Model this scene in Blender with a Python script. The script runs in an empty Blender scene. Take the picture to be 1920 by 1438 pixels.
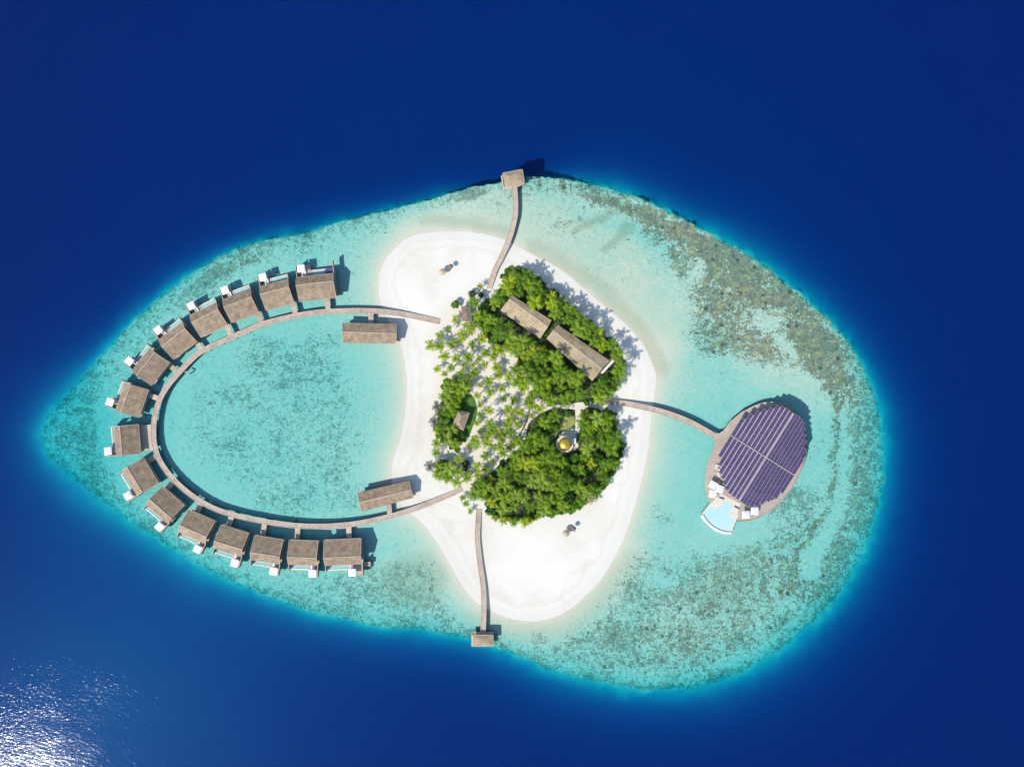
import bpy, math, random
import numpy as np
from mathutils import Vector, Matrix, noise as mnoise

random.seed(7)
rng = np.random.default_rng(11)
S = 0.2            # metres per photograph pixel at the water level
H = 256.0          # flying height of the drone
SC = bpy.context.scene
COL = SC.collection
R = math.radians


def W(px, py, h=0.0):
    k = S * (1 - h / H)
    return Vector(((px - 960) * k, (719 - py) * k, h))


def W2(px, py, h=0.0):
    v = W(px, py, h)
    return (v.x, v.y)


# ------------------------------------------------------------------ materials
def nodes_of(name):
    m = bpy.data.materials.new(name)
    m.use_nodes = True
    nt = m.node_tree
    bs = nt.nodes['Principled BSDF']
    return m, nt, bs


def N(nt, typ, **kw):
    n = nt.nodes.new(typ)
    for k, v in kw.items():
        if k in n.inputs:
            n.inputs[k].default_value = v
        else:
            setattr(n, k, v)
    return n


def ramp(nt, fac, stops, interp='LINEAR'):
    r = nt.nodes.new('ShaderNodeValToRGB')
    r.color_ramp.interpolation = interp
    e = r.color_ramp.elements
    while len(e) < len(stops):
        e.new(0.5)
    for i, (p, c) in enumerate(stops):
        e[i].position = p
        e[i].color = (*c, 1) if len(c) == 3 else c
    nt.links.new(fac, r.inputs[0])
    return r.outputs[0]


def math_n(nt, op, a, b=None, clamp=False):
    n = nt.nodes.new('ShaderNodeMath')
    n.operation = op
    n.use_clamp = clamp
    for i, v in enumerate((a, b)):
        if v is None:
            continue
        if isinstance(v, (int, float)):
            n.inputs[i].default_value = v
        else:
            nt.links.new(v, n.inputs[i])
    return n.outputs[0]


def mix(nt, fac, a, b, blend='MIX'):
    n = nt.nodes.new('ShaderNodeMix')
    n.data_type = 'RGBA'
    n.blend_type = blend
    if isinstance(fac, (int, float)):
        n.inputs[0].default_value = fac
    else:
        nt.links.new(fac, n.inputs[0])
    for i, v in ((6, a), (7, b)):
        if isinstance(v, tuple):
            n.inputs[i].default_value = (*v, 1)
        else:
            nt.links.new(v, n.inputs[i])
    return n.outputs[2]


def coords(nt, scale=(1, 1, 1), rand=True, kind='Object'):
    """object coordinates, shifted per object so that copies do not repeat"""
    tc = nt.nodes.new('ShaderNodeTexCoord')
    mp = nt.nodes.new('ShaderNodeMapping')
    nt.links.new(tc.outputs[kind], mp.inputs[0])
    mp.inputs['Scale'].default_value = scale
    if rand:
        oi = nt.nodes.new('ShaderNodeObjectInfo')
        m = math_n(nt, 'MULTIPLY', oi.outputs['Random'], 97.0)
        c = nt.nodes.new('ShaderNodeCombineXYZ')
        nt.links.new(m, c.inputs[0]); nt.links.new(m, c.inputs[1])
        nt.links.new(c.outputs[0], mp.inputs['Location'])
    return mp.outputs[0]


def noise_n(nt, vec, scale, detail=4, rough=0.55, dist=0.0):
    n = nt.nodes.new('ShaderNodeTexNoise')
    n.inputs['Scale'].default_value = scale
    n.inputs['Detail'].default_value = detail
    n.inputs['Roughness'].default_value = rough
    n.inputs['Distortion'].default_value = dist
    if vec is not None:
        nt.links.new(vec, n.inputs['Vector'])
    return n.outputs[0]


def bump(nt, bs, h, strength=0.3, dist=0.1):
    b = nt.nodes.new('ShaderNodeBump')
    b.inputs['Strength'].default_value = strength
    b.inputs['Distance'].default_value = dist
    nt.links.new(h, b.inputs['Height'])
    nt.links.new(b.outputs[0], bs.inputs['Normal'])


def mottled(name, c0, c1, c2, scale, rough=0.8, stretch=(1, 1, 1), bmp=0.2, fine=6.0):
    m, nt, bs = nodes_of(name)
    v = coords(nt, stretch)
    a = noise_n(nt, v, scale, 6, 0.65)
    col = ramp(nt, a, [(0.3, c0), (0.5, c1), (0.7, c2)])
    f = noise_n(nt, v, scale * fine, 3, 0.6)
    fr = ramp(nt, f, [(0.25, (0.72,) * 3), (0.75, (1.22,) * 3)])
    col = mix(nt, 1.0, col, fr, 'MULTIPLY')
    oi = nt.nodes.new('ShaderNodeObjectInfo')
    col = mix(nt, 1.0, col, ramp(nt, oi.outputs['Random'], [(0.0, (0.9, 0.9, 0.91)), (1.0, (1.1, 1.09, 1.07))]), 'MULTIPLY')
    nt.links.new(col, bs.inputs['Base Color'])
    bs.inputs['Roughness'].default_value = rough
    bump(nt, bs, f, bmp, 0.05)
    return m


def leafy(name, stops, rough=0.6, trans=0.3):
    m, nt, bs = nodes_of(name)
    oi = nt.nodes.new('ShaderNodeObjectInfo')
    geo = nt.nodes.new('ShaderNodeNewGeometry')
    r = math_n(nt, 'ADD', math_n(nt, 'MULTIPLY', oi.outputs['Random'], 0.75),
               math_n(nt, 'MULTIPLY', geo.outputs['Random Per Island'], 0.25))
    col = ramp(nt, r, stops)
    nt.links.new(col, bs.inputs['Base Color'])
    bs.inputs['Roughness'].default_value = rough
    bs.inputs['Specular IOR Level'].default_value = 0.22
    tr = nt.nodes.new('ShaderNodeBsdfTranslucent')
    nt.links.new(col, tr.inputs[0])
    mx = nt.nodes.new('ShaderNodeMixShader')
    mx.inputs[0].default_value = trans
    out = nt.nodes['Material Output']
    nt.links.new(bs.outputs[0], mx.inputs[1]); nt.links.new(tr.outputs[0], mx.inputs[2])
    nt.links.new(mx.outputs[0], out.inputs['Surface'])
    return m


M = {}
M['roof'] = mottled('weathered shingle', (0.150, 0.10, 0.062), (0.245, 0.172, 0.108), (0.35, 0.258, 0.163), 0.55, 0.75)
M['roof_pale'] = mottled('pale thatch', (0.235, 0.172, 0.098), (0.335, 0.255, 0.155), (0.41, 0.325, 0.205), 0.35, 0.8)
M['roof_cap'] = mottled('ridge boards', (0.36, 0.29, 0.22), (0.42, 0.34, 0.26), (0.47, 0.39, 0.30), 0.8, 0.7)
M['deck'] = mottled('deck boards', (0.36, 0.265, 0.20), (0.45, 0.345, 0.26), (0.53, 0.42, 0.325), 0.35, 0.7, (1, 1, 1))
M['deck_gray'] = mottled('silvered deck boards', (0.38, 0.31, 0.255), (0.45, 0.37, 0.30), (0.52, 0.43, 0.35), 0.3, 0.75)
M['edge'] = mottled('kerb timber', (0.40, 0.32, 0.25), (0.50, 0.40, 0.32), (0.58, 0.47, 0.38), 0.5, 0.7)
M['darkwood'] = mottled('dark timber wall', (0.10, 0.065, 0.05), (0.15, 0.10, 0.075), (0.20, 0.135, 0.10), 0.8, 0.7)
M['pile'] = mottled('wet piles', (0.10, 0.08, 0.06), (0.15, 0.12, 0.09), (0.20, 0.16, 0.12), 1.5, 0.8)
M['cream'] = mottled('cream stone', (0.58, 0.51, 0.39), (0.66, 0.59, 0.465), (0.73, 0.66, 0.54), 0.7, 0.6, bmp=0.05)
M['white'] = mottled('white canvas', (0.74, 0.72, 0.72), (0.80, 0.78, 0.77), (0.84, 0.82, 0.81), 0.9, 0.8, bmp=0.05)
M['whitewall'] = mottled('white plaster', (0.66, 0.62, 0.58), (0.74, 0.70, 0.66), (0.80, 0.76, 0.72), 0.8, 0.8, bmp=0.05)
M['cushion'] = mottled('pale cushion', (0.66, 0.63, 0.62), (0.72, 0.69, 0.68), (0.77, 0.74, 0.73), 2.0, 0.9, bmp=0.05)
M['indigo'] = mottled('indigo cushion', (0.06, 0.05, 0.16), (0.09, 0.07, 0.22), (0.13, 0.11, 0.28), 2.0, 0.9, bmp=0.05)
M['bark'] = mottled('palm bark', (0.14, 0.11, 0.08), (0.20, 0.165, 0.12), (0.27, 0.22, 0.17), 1.2, 0.9, (1, 1, 3))
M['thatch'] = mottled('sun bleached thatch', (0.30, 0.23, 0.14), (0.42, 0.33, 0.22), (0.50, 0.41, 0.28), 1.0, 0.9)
M['thatch_and_shade'] = mottled('old thatch and umbrella shade', (0.12, 0.075, 0.06), (0.20, 0.13, 0.10), (0.30, 0.20, 0.14), 1.0, 0.9)  # brown hut thatch, also the shadow tone of the small dark umbrellas
M['border'] = mottled('clipped dark edging', (0.07, 0.075, 0.03), (0.11, 0.11, 0.05), (0.15, 0.14, 0.07), 1.0, 0.9)
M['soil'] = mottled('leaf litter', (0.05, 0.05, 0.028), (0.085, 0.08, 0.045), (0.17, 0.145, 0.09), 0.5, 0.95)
M['palm'] = leafy('palm leaflets', [(0.0, (0.075, 0.155, 0.010)), (0.3, (0.13, 0.24, 0.012)), (0.6, (0.20, 0.315, 0.016)),
                                    (0.85, (0.26, 0.37, 0.04)), (1.0, (0.38, 0.43, 0.13))])
M['palm_golden'] = leafy('golden palm leaflets', [(0.0, (0.13, 0.235, 0.010)), (0.4, (0.22, 0.34, 0.012)), (0.8, (0.33, 0.41, 0.018)), (1.0, (0.39, 0.44, 0.028))])  # yellower, brighter leaf green, mainly for the clearing palms
M['palm_yellow'] = leafy('yellowing leaflets', [(0.0, (0.20, 0.28, 0.015)), (0.5, (0.28, 0.33, 0.018)), (1.0, (0.36, 0.38, 0.03))])
M['palm_grey'] = leafy('grey dry leaflets', [(0.0, (0.10, 0.11, 0.08)), (1.0, (0.16, 0.16, 0.12))])
M['leaf'] = leafy('broad leaves', [(0.0, (0.045, 0.115, 0.014)), (0.35, (0.08, 0.19, 0.016)), (0.65, (0.12, 0.27, 0.016)),
                                   (0.85, (0.165, 0.34, 0.016)), (1.0, (0.27, 0.38, 0.02))])
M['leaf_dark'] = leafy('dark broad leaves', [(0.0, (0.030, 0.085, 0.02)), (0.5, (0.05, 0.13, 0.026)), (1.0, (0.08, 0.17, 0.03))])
M['leaf_bright'] = leafy('bright hedge leaves', [(0.0, (0.08, 0.22, 0.014)), (0.5, (0.11, 0.27, 0.016)), (1.0, (0.16, 0.30, 0.02))])
M['leaf_yellow'] = leafy('yellow green leaves', [(0.0, (0.16, 0.29, 0.016)), (0.5, (0.22, 0.33, 0.018)), (1.0, (0.30, 0.36, 0.024))])
M['grass'] = mottled('short lawn', (0.035, 0.10, 0.016), (0.06, 0.155, 0.02), (0.10, 0.21, 0.025), 1.1, 0.9)
M['grass_dry'] = mottled('dry lawn', (0.17, 0.19, 0.045), (0.24, 0.26, 0.07), (0.33, 0.32, 0.13), 0.5, 0.9)

m, nt, bs = nodes_of('gilded dome')
bs.inputs['Base Color'].default_value = (0.80, 0.52, 0.07, 1)
bs.inputs['Metallic'].default_value = 0.75
bs.inputs['Roughness'].default_value = 0.38
M['gold'] = m

m, nt, bs = nodes_of('solar glass')
v = coords(nt, (1, 1, 1), False)
br = nt.nodes.new('ShaderNodeTexBrick')
br.offset = 0.0
br.inputs['Scale'].default_value = 1.0
br.inputs['Brick Width'].default_value = 1.65
br.inputs['Row Height'].default_value = 50.0
br.inputs['Mortar Size'].default_value = 0.035
br.inputs['Color1'].default_value = (0.052, 0.038, 0.098, 1)
br.inputs['Color2'].default_value = (0.066, 0.048, 0.115, 1)
br.inputs['Mortar'].default_value = (0.16, 0.12, 0.22, 1)
nt.links.new(v, br.inputs['Vector'])
dust = ramp(nt, noise_n(nt, coords(nt), 0.5, 5, 0.65), [(0.3, (0.85, 0.85, 0.85)), (0.72, (1.3, 1.25, 1.15))])
nt.links.new(mix(nt, 1.0, br.outputs[0], dust, 'MULTIPLY'), bs.inputs['Base Color'])
bs.inputs['Roughness'].default_value = 0.22
M['solar'] = m

m, nt, bs = nodes_of('pale roof sheet')
v = coords(nt)
nt.links.new(ramp(nt, noise_n(nt, v, 0.5, 5), [(0.3, (0.31, 0.26, 0.265)), (0.7, (0.39, 0.335, 0.335))]), bs.inputs['Base Color'])
bs.inputs['Roughness'].default_value = 0.5
M['sheet'] = m

m, nt, bs = nodes_of('pool tiles under water')
v = coords(nt)
nt.links.new(ramp(nt, noise_n(nt, v, 0.4, 4), [(0.3, (0.27, 0.46, 0.43)), (0.7, (0.35, 0.53, 0.49))]), bs.inputs['Base Color'])
bs.inputs['Roughness'].default_value = 0.12
bump(nt, bs, noise_n(nt, v, 1.6, 3), 0.15, 0.05)
M['pool'] = m
m, nt, bs = nodes_of('large pool water')
v = coords(nt)
nt.links.new(ramp(nt, noise_n(nt, v, 0.12, 3), [(0.3, (0.38, 0.575, 0.58)), (0.7, (0.44, 0.62, 0.62))]), bs.inputs['Base Color'])
bs.inputs['Roughness'].default_value = 0.12
M['bigpool'] = m
m, nt, bs = nodes_of('tinted glass')
bs.inputs['Base Color'].default_value = (0.03, 0.05, 0.06, 1)
bs.inputs['Roughness'].default_value = 0.08
M['glass'] = m


# ------------------------------------------------------------------ mesh helpers
class MB:
    def __init__(self):
        self.v, self.f, self.mi, self.mats = [], [], [], []
        self.cur = 0

    def mat(self, key):
        if key not in self.mats:
            self.mats.append(key)
        self.cur = self.mats.index(key)
        return self

    def face(self, pts):
        n = len(self.v)
        self.v += [tuple(p) for p in pts]
        self.f.append(tuple(range(n, n + len(pts)))); self.mi.append(self.cur)

    def hull(self, bottom, top):
        """closed prism between two equal loops (counter-clockwise from above)"""
        n = len(self.v); k = len(bottom)
        self.v += [tuple(p) for p in bottom] + [tuple(p) for p in top]
        self.f.append(tuple(range(n + k - 1, n - 1, -1))); self.mi.append(self.cur)
        self.f.append(tuple(range(n + k, n + 2 * k))); self.mi.append(self.cur)
        for i in range(k):
            j = (i + 1) % k
            self.f.append((n + i, n + j, n + k + j, n + k + i)); self.mi.append(self.cur)

    def prism(self, pts, z0, z1):
        a = sum(pts[i][0] * pts[(i + 1) % len(pts)][1] - pts[(i + 1) % len(pts)][0] * pts[i][1] for i in range(len(pts)))
        if a < 0:
            pts = pts[::-1]
        self.hull([(p[0], p[1], z0) for p in pts], [(p[0], p[1], z1) for p in pts])

    def box(self, c, s, rot=0.0):
        x, y, z = c; a, b, h = s[0] / 2, s[1] / 2, s[2] / 2
        ca, sa = math.cos(rot), math.sin(rot)
        pts = [(x + ca * u - sa * w, y + sa * u + ca * w) for u, w in ((-a, -b), (a, -b), (a, b), (-a, b))]
        self.prism(pts, z - h, z + h)

    def slab(self, quad, t):
        """a sloping board: quad = its upper face, thickness t downwards"""
        q = [Vector(p) for p in quad]
        n = (q[1] - q[0]).cross(q[2] - q[0]).normalized()
        if n.z < 0:
            q = q[::-1]; n = -n
        self.hull([p - n * t for p in q], q)

    def tube(self, pts, radii, n=7, caps=True):
        pts = [Vector(p) for p in pts]
        base = len(self.v)
        for i, p in enumerate(pts):
            d = (pts[min(i + 1, len(pts) - 1)] - pts[max(i - 1, 0)]).normalized()
            a = d.orthogonal().normalized(); b = d.cross(a)
            for k in range(n):
                t = 2 * math.pi * k / n
                self.v.append(tuple(p + (a * math.cos(t) + b * math.sin(t)) * radii[i]))
        for i in range(len(pts) - 1):
            for k in range(n):
                k2 = (k + 1) % n
                self.f.append((base + i * n + k, base + i * n + k2, base + (i + 1) * n + k2, base + (i + 1) * n + k)); self.mi.append(self.cur)
        if caps:
            self.f.append(tuple(base + k for k in range(n))[::-1]); self.mi.append(self.cur)
            self.f.append(tuple(base + (len(pts) - 1) * n + k for k in range(n))); self.mi.append(self.cur)

    def mesh(self, name):
        me = bpy.data.meshes.new(name)
        me.from_pydata(self.v, [], self.f)
        for k in self.mats:
            me.materials.append(M[k])
        me.polygons.foreach_set('material_index', self.mi)
        me.update()
        return me

    def build(self, name, parent=None, smooth=False):
        me = self.mesh(name)
        if smooth:
            me.polygons.foreach_set('use_smooth', [True] * len(me.polygons))
        o = bpy.data.objects.new(name, me)
        COL.objects.link(o)
        if parent:
            o.parent = parent
        return o


def link(name, me, parent=None, loc=(0, 0, 0), rz=0.0):
    o = bpy.data.objects.new(name, me)
    COL.objects.link(o)
    o.location = loc; o.rotation_euler = (0, 0, rz)
    if parent:
        o.parent = parent
    return o


def thing(name, label, cat, loc=(0, 0, 0), rz=0.0, group=None):
    o = bpy.data.objects.new(name, None)
    o.empty_display_size = 0.5
    COL.objects.link(o)
    o.location = loc; o.rotation_euler = (0, 0, rz)
    return tag(o, label, cat, group)


def tag(o, label=None, cat=None, group=None, kind=None):
    if label: o['label'] = label
    if cat: o['category'] = cat
    if group: o['group'] = group
    if kind: o['kind'] = kind
    return o


def copy_tree(root, loc, rz, label, group=None, scale=1.0):
    r = root.copy(); COL.objects.link(r)
    r.location = loc; r.rotation_euler = (0, 0, rz); r.scale = (scale,) * 3
    r['label'] = label
    if group: r['group'] = group
    for ch in root.children:
        if ch.name.startswith('entrance_bridge'):
            continue        # each villa gets a bridge of its own length
        c = ch.copy(); COL.objects.link(c); c.parent = r
        for g in ch.children:
            d = g.copy(); COL.objects.link(d); d.parent = c
    return r


def spline(pts, step):
    """Catmull-Rom through 2D points, resampled every step"""
    P = [np.array(p, float) for p in pts]
    P = [2 * P[0] - P[1]] + P + [2 * P[-1] - P[-2]]
    out = []
    for i in range(1, len(P) - 2):
        for t in np.linspace(0, 1, 24, endpoint=False):
            a, b, c, d = P[i - 1:i + 3]
            out.append(0.5 * (2 * b + (c - a) * t + (2 * a - 5 * b + 4 * c - d) * t * t + (3 * b - a - 3 * c + d) * t ** 3))
    out.append(P[-2])
    out = np.array(out)
    L = np.concatenate([[0], np.cumsum(np.linalg.norm(np.diff(out, axis=0), axis=1))])
    n = max(2, int(round(L[-1] / step)) + 1)
    s = np.linspace(0, L[-1], n)
    return np.stack([np.interp(s, L, out[:, 0]), np.interp(s, L, out[:, 1])], 1)


def closed_spline(pts, n_per=8):
    P = [np.array(p, float) for p in pts]; k = len(P); out = []
    for i in range(k):
        a, b, c, d = P[i - 1], P[i], P[(i + 1) % k], P[(i + 2) % k]
        for t in np.linspace(0, 1, n_per, endpoint=False):
            out.append(0.5 * (2 * b + (c - a) * t + (2 * a - 5 * b + 4 * c - d) * t * t + (3 * b - a - 3 * c + d) * t ** 3))
    return np.array(out)


def inside(poly, x, y):
    r = np.zeros(np.shape(x), bool)
    n = len(poly)
    for i in range(n):
        x1, y1 = poly[i]; x2, y2 = poly[(i + 1) % n]
        c = (y1 > y) != (y2 > y)
        with np.errstate(divide='ignore', invalid='ignore'):
            r ^= c & (x < (x2 - x1) * (y - y1) / ((y2 - y1) or 1e-9) + x1)
    return r


def dist_lines(P, x, y, closed):
    d = np.full(np.shape(x), 1e9)
    n = len(P)
    for i in range(n if closed else n - 1):
        ax, ay = P[i]; bx, by = P[(i + 1) % n]
        dx, dy = bx - ax, by - ay
        t = np.clip(((x - ax) * dx + (y - ay) * dy) / max(dx * dx + dy * dy, 1e-9), 0, 1)
        d = np.minimum(d, (x - ax - t * dx) ** 2 + (y - ay - t * dy) ** 2)
    return np.sqrt(d)


def vnoise(x, y, seed):
    """smooth value noise, one octave, lattice 1"""
    xi = np.floor(x).astype(np.int64); yi = np.floor(y).astype(np.int64)
    fx, fy = x - xi, y - yi
    fx = fx * fx * (3 - 2 * fx); fy = fy * fy * (3 - 2 * fy)

    def h(a, b):
        q = (a * 374761393 + b * 668265263 + seed * 1442695041) & 0x7fffffff
        q = (q ^ (q >> 13)) * 1274126177 & 0x7fffffff
        return ((q ^ (q >> 16)) & 0xffff) / 65535.0
    return (h(xi, yi) * (1 - fx) + h(xi + 1, yi) * fx) * (1 - fy) + (h(xi, yi + 1) * (1 - fx) + h(xi + 1, yi + 1) * fx) * fy


def fbm(x, y, seed, oct=4):
    s = 0; a = 1; t = 0
    for i in range(oct):
        s = s + a * vnoise(x * 2 ** i + 17.3 * i, y * 2 ** i - 9.1 * i, seed + i); t += a; a *= 0.55
    return s / t - 0.5


# ------------------------------------------------------------------ terrain (all outlines in photograph pixels, water level)
SHORE = [(800, 437), (850, 434), (900, 438), (945, 450), (985, 471), (1020, 488), (1060, 512), (1100, 546), (1140, 580), (1175, 611),
         (1205, 645), (1222, 680), (1230, 708), (1227, 740), (1222, 775), (1219, 805), (1216, 835), (1210, 870), (1200, 912), (1190, 950),
         (1174, 1000), (1150, 1050), (1122, 1092), (1082, 1132), (1042, 1156), (1000, 1164), (960, 1160), (920, 1145), (890, 1125),
         (867, 1098), (846, 1062), (828, 1030), (806, 998), (783, 972), (758, 955), (742, 930), (734, 900), (736, 865), (748, 830),
         (757, 795), (762, 755), (762, 715), (758, 680), (752, 650), (742, 620), (724, 592), (712, 560), (710, 530), (716, 500),
         (731, 475), (756, 452), (778, 441)]
REEF = [(76, 820), (86, 788), (120, 745), (170, 690), (222, 632), (272, 582), (332, 536), (386, 497), (440, 470), (500, 450), (560, 440),
        (620, 421), (700, 401), (760, 386), (820, 369), (870, 353), (920, 343), (980, 333), (1040, 331), (1100, 345), (1160, 361),
        (1220, 385), (1280, 414), (1340, 444), (1400, 480), (1450, 515), (1500, 556), (1542, 592), (1582, 636), (1612, 682), (1636, 732),
        (1650, 782), (1657, 840), (1654, 900), (1644, 960), (1624, 1020), (1590, 1088), (1550, 1140), (1500, 1188), (1440, 1232),
        (1380, 1262), (1310, 1284), (1240, 1292), (1170, 1287), (1100, 1273), (1040, 1257), (990, 1237), (940, 1216), (880, 1196),
        (820, 1185), (760, 1177), (700, 1171), (640, 1158), (560, 1138), (480, 1108), (400, 1072), (330, 1032), (280, 998), (230, 968),
        (180, 933), (130, 893), (90, 852)]
SHORE_P = closed_spline(SHORE, 4)
REEF_P = closed_spline(REEF, 3)
HALO = [(75, 820, 98), (250, 600, 60), (500, 440, 44), (750, 380, 38), (950, 330, 17), (1200, 370, 64), (1450, 500, 78), (1600, 660, 74),
        (1660, 850, 90), (1600, 1080, 104), (1420, 1250, 108), (1150, 1290, 90), (850, 1190, 78), (560, 1140, 70), (300, 1010, 92), (130, 895, 108)]

nx, ny = 640, 480
gx = np.linspace(-224, 224, nx); gy = np.linspace(-168, 168, ny)
GX, GY = np.meshgrid(gx, gy)
PX, PY = GX / S + 960, 719 - GY / S


def blob(cx, cy, rx, ry, rot=0.0, soft=0.5):
    c, s = math.cos(R(rot)), math.sin(R(rot))
    dx, dy = PXw - cx, PYw - cy
    u, v = (dx * c + dy * s) / rx, (-dx * s + dy * c) / ry
    q = np.sqrt(u * u + v * v)
    t = np.clip((1 - q) / soft + 0.5, 0, 1)
    return t * t * (3 - 2 * t)


def region(poly, soft):
    P = closed_spline(poly, 4)
    d = dist_lines(P, PXw, PYw, True)
    d = np.where(inside(P, PXw, PYw), d, -d)
    t = np.clip(d / soft + 0.5, 0, 1)
    return t * t * (3 - 2 * t)


def band(pts, width, soft):
    d = dist_lines(spline(pts, 12), PXw, PYw, False)
    t = np.clip((width - d) / soft + 0.5, 0, 1)
    return t * t * (3 - 2 * t)


PXw = PX + 26 * fbm(PX / 45, PY / 45, 3); PYw = PY + 26 * fbm(PX / 45, PY / 45, 9)
es = fbm(PX / 30, PY / 30, 21, 4)
PXr = PX + 10 * es; PYr = PY + 10 * fbm(PX / 30, PY / 30, 27, 4)
d_reef = dist_lines(REEF_P, PXr, PYr, True); in_reef = inside(REEF_P, PXr, PYr)
d_shore = dist_lines(SHORE_P, PX + 3 * es, PY, True); in_shore = inside(SHORE_P, PX + 3 * es, PY)
hw = np.zeros_like(PX); hs = np.zeros_like(PX)
for hx, hy, hv in HALO:
    q = 1.0 / ((PX - hx) ** 2 + (PY - hy) ** 2 + 900) ** 1.5
    hw += q; hs += q * hv
halo = hs / hw
# floor depth inside the reef
T = 1.75 + 0.5 * fbm(PX / 120, PY / 120, 33, 3)
T += 0.25 * blob(520, 800, 240, 180) - 0.95 * region([(780, 400), (920, 345), (1050, 380), (1180, 450), (1290, 560), (1290, 640), (1230, 700), (1130, 560), (1000, 470), (880, 430), (760, 440)], 60)
T += -0.3 * blob(1290, 690, 120, 60, 15, 0.8) + 0.1 * blob(1285, 900, 80, 130, 10, 0.8) - 0.25 * blob(1390, 1000, 110, 40, -15, 0.8)
T -= 0.55 * region([(880, 1120), (1000, 1160), (1100, 1120), (1180, 1010), (1200, 1060), (1120, 1150), (1010, 1195), (900, 1175)], 40)
T -= 0.85 * blob(1440, 580, 230, 110, 45, 0.6) + 0.7 * blob(1160, 375, 150, 40, 20, 0.8) + 0.25 * blob(780, 1080, 80, 60) + 0.3 * blob(1350, 1130, 160, 70, -30)
T += 2.0 * blob(95, 825, 110, 120, 0, 1.3) + 0.4 * blob(230, 800, 90, 200, 0, 0.8)
T += 2.6 * np.exp(-d_reef / 20.0) * np.clip(halo / 95.0, 0, 1.1) ** 2 * (1 - 0.8 * blob(1380, 470, 260, 170, 40, 0.6))
T = np.clip(T * 0.60, 0.25, 6) / 3.0
z_in = -T * (1 - np.exp(-d_shore / 42.0))
z_dune = 1.3 * (1 - np.exp(-d_shore / 38.0)) * np.clip(d_shore / 6, 0.5, 1)
DEEP = 7.2
d_edge = d_reef + 9 * fbm(PX / 7, PY / 7, 47, 3) * np.exp(-d_reef / 40.0) * (halo / 80.0) ** 1.5 + 10 * (halo / 80.0) * fbm(PX / 22, PY / 22, 49, 3) * np.exp(-d_reef / 60.0)
drop = 1 - np.exp(-np.maximum(d_edge + 1, 0) / (halo * 0.50))
deep_xy = DEEP * (1 - 0.36 * np.exp(-((PX - 150) ** 2 + (PY - 1350) ** 2) / 430.0 ** 2))  # floor raised at lower left to imitate the sky sheen on the water
z_out = -(T + (deep_xy - T) * drop ** 1.15) - 0.15 * fbm(PX / 60, PY / 60, 71, 3) * drop
Z = np.where(in_shore, np.minimum(z_dune, 1.3), np.where(in_reef, z_in, z_out))
Z = np.where(in_shore & (d_shore > 105), 1.3, Z)
# coral relief
reefy = in_reef & ~in_shore
Z = np.where(reefy, np.minimum(Z + 0.12 * fbm(PX / 8, PY / 8, 55, 3) * np.clip(d_shore / 80, 0, 1), -0.02), Z)

# what grows on the floor: red = coral density, green = brown share, blue = greenish film
C = 0.22 * np.ones_like(PX) + 0.5 * np.maximum(fbm(PX / 70, PY / 70, 61, 4), 0)
rim = np.exp(-d_reef / 30.0)
C += 0.45 * rim
NE = region([(985, 330), (1060, 332), (1200, 372), (1350, 440), (1460, 510), (1570, 610), (1625, 710), (1600, 770), (1545, 770), (1520, 705),
             (1440, 692), (1380, 668), (1310, 640), (1288, 560), (1250, 500), (1205, 450), (1150, 400), (1090, 380), (1030, 365), (985, 352)], 55)
C = np.maximum(C, 0.74 * NE)
NE_in = region([(1120, 350), (1350, 445), (1460, 515), (1560, 615), (1600, 700), (1560, 740), (1440, 620), (1330, 520), (1210, 430), (1110, 380)], 40)
C = np.maximum(C, 0.92 * NE_in)
C = np.maximum(C, 0.80 * band([(1562, 690), (1567, 760), (1566, 850), (1558, 930), (1530, 990), (1495, 1050), (1472, 1110)], 12, 34))
C = np.maximum(C, 0.70 * region([(1585, 690), (1640, 740), (1655, 850), (1640, 960), (1590, 1080), (1500, 1180), (1540, 1040), (1585, 940), (1590, 820)], 30))
C = np.maximum(C, 0.60 * region([(1000, 1190), (1080, 1170), (1180, 1060), (1300, 1040), (1420, 1000), (1510, 900), (1545, 950), (1500, 1060), (1560, 1090),
                                 (1480, 1190), (1380, 1250), (1240, 1280), (1100, 1262), (980, 1220)], 60))
for a in ((1480, 975, 55, 75, 25, 0.68), (1310, 1205, 110, 45, -10, 0.66), (1160, 1190, 90, 40, 10, 0.66), (1375, 1085, 70, 45, -40, 0.66),
          (1190, 1085, 45, 60, 20, 0.62), (1275, 1110, 45, 40, 0, 0.66), (1010, 1190, 22, 18, 0, 0.9), (880, 362, 34, 12, -20, 0.85), (1180, 1000, 40, 25, 0, 0.5),
          (1240, 965, 30, 16, 20, 0.62), (1060, 425, 60, 14, -30, 0.5), (1330, 640, 50, 30, 20, 0.62)):
    C = np.maximum(C, a[5] * blob(*a[:5], 0.8))
for a in ((540, 790, 195, 165, -10, 0.46), (545, 690, 120, 55, 15, 0.57), (640, 820, 60, 130, 8, 0.54), (430, 790, 90, 110, 0, 0.47), (540, 930, 70, 45, 0, 0.54),
          (650, 930, 55, 35, 0, 0.5), (610, 640, 60, 25, 0, 0.5)):
    C = np.maximum(C, a[5] * blob(*a[:5], 0.9))
C = np.maximum(C, 0.64 * region([(85, 820), (180, 700), (300, 570), (400, 500), (500, 465), (420, 540), (260, 640), (180, 760), (220, 900), (300, 1000),
                                 (440, 1085), (300, 1010), (150, 900)], 40))
C = np.maximum(C, 0.74 * region([(330, 545), (400, 495), (470, 470), (520, 460), (480, 500), (400, 540), (340, 575)], 25))
C = np.maximum(C, 0.56 * region([(480, 1095), (600, 1080), (720, 1040), (830, 1060), (870, 1130), (900, 1180), (760, 1172), (600, 1145)], 35))
C = np.maximum(C, 0.66 * blob(560, 1130, 120, 18, 12, 0.8))
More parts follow.
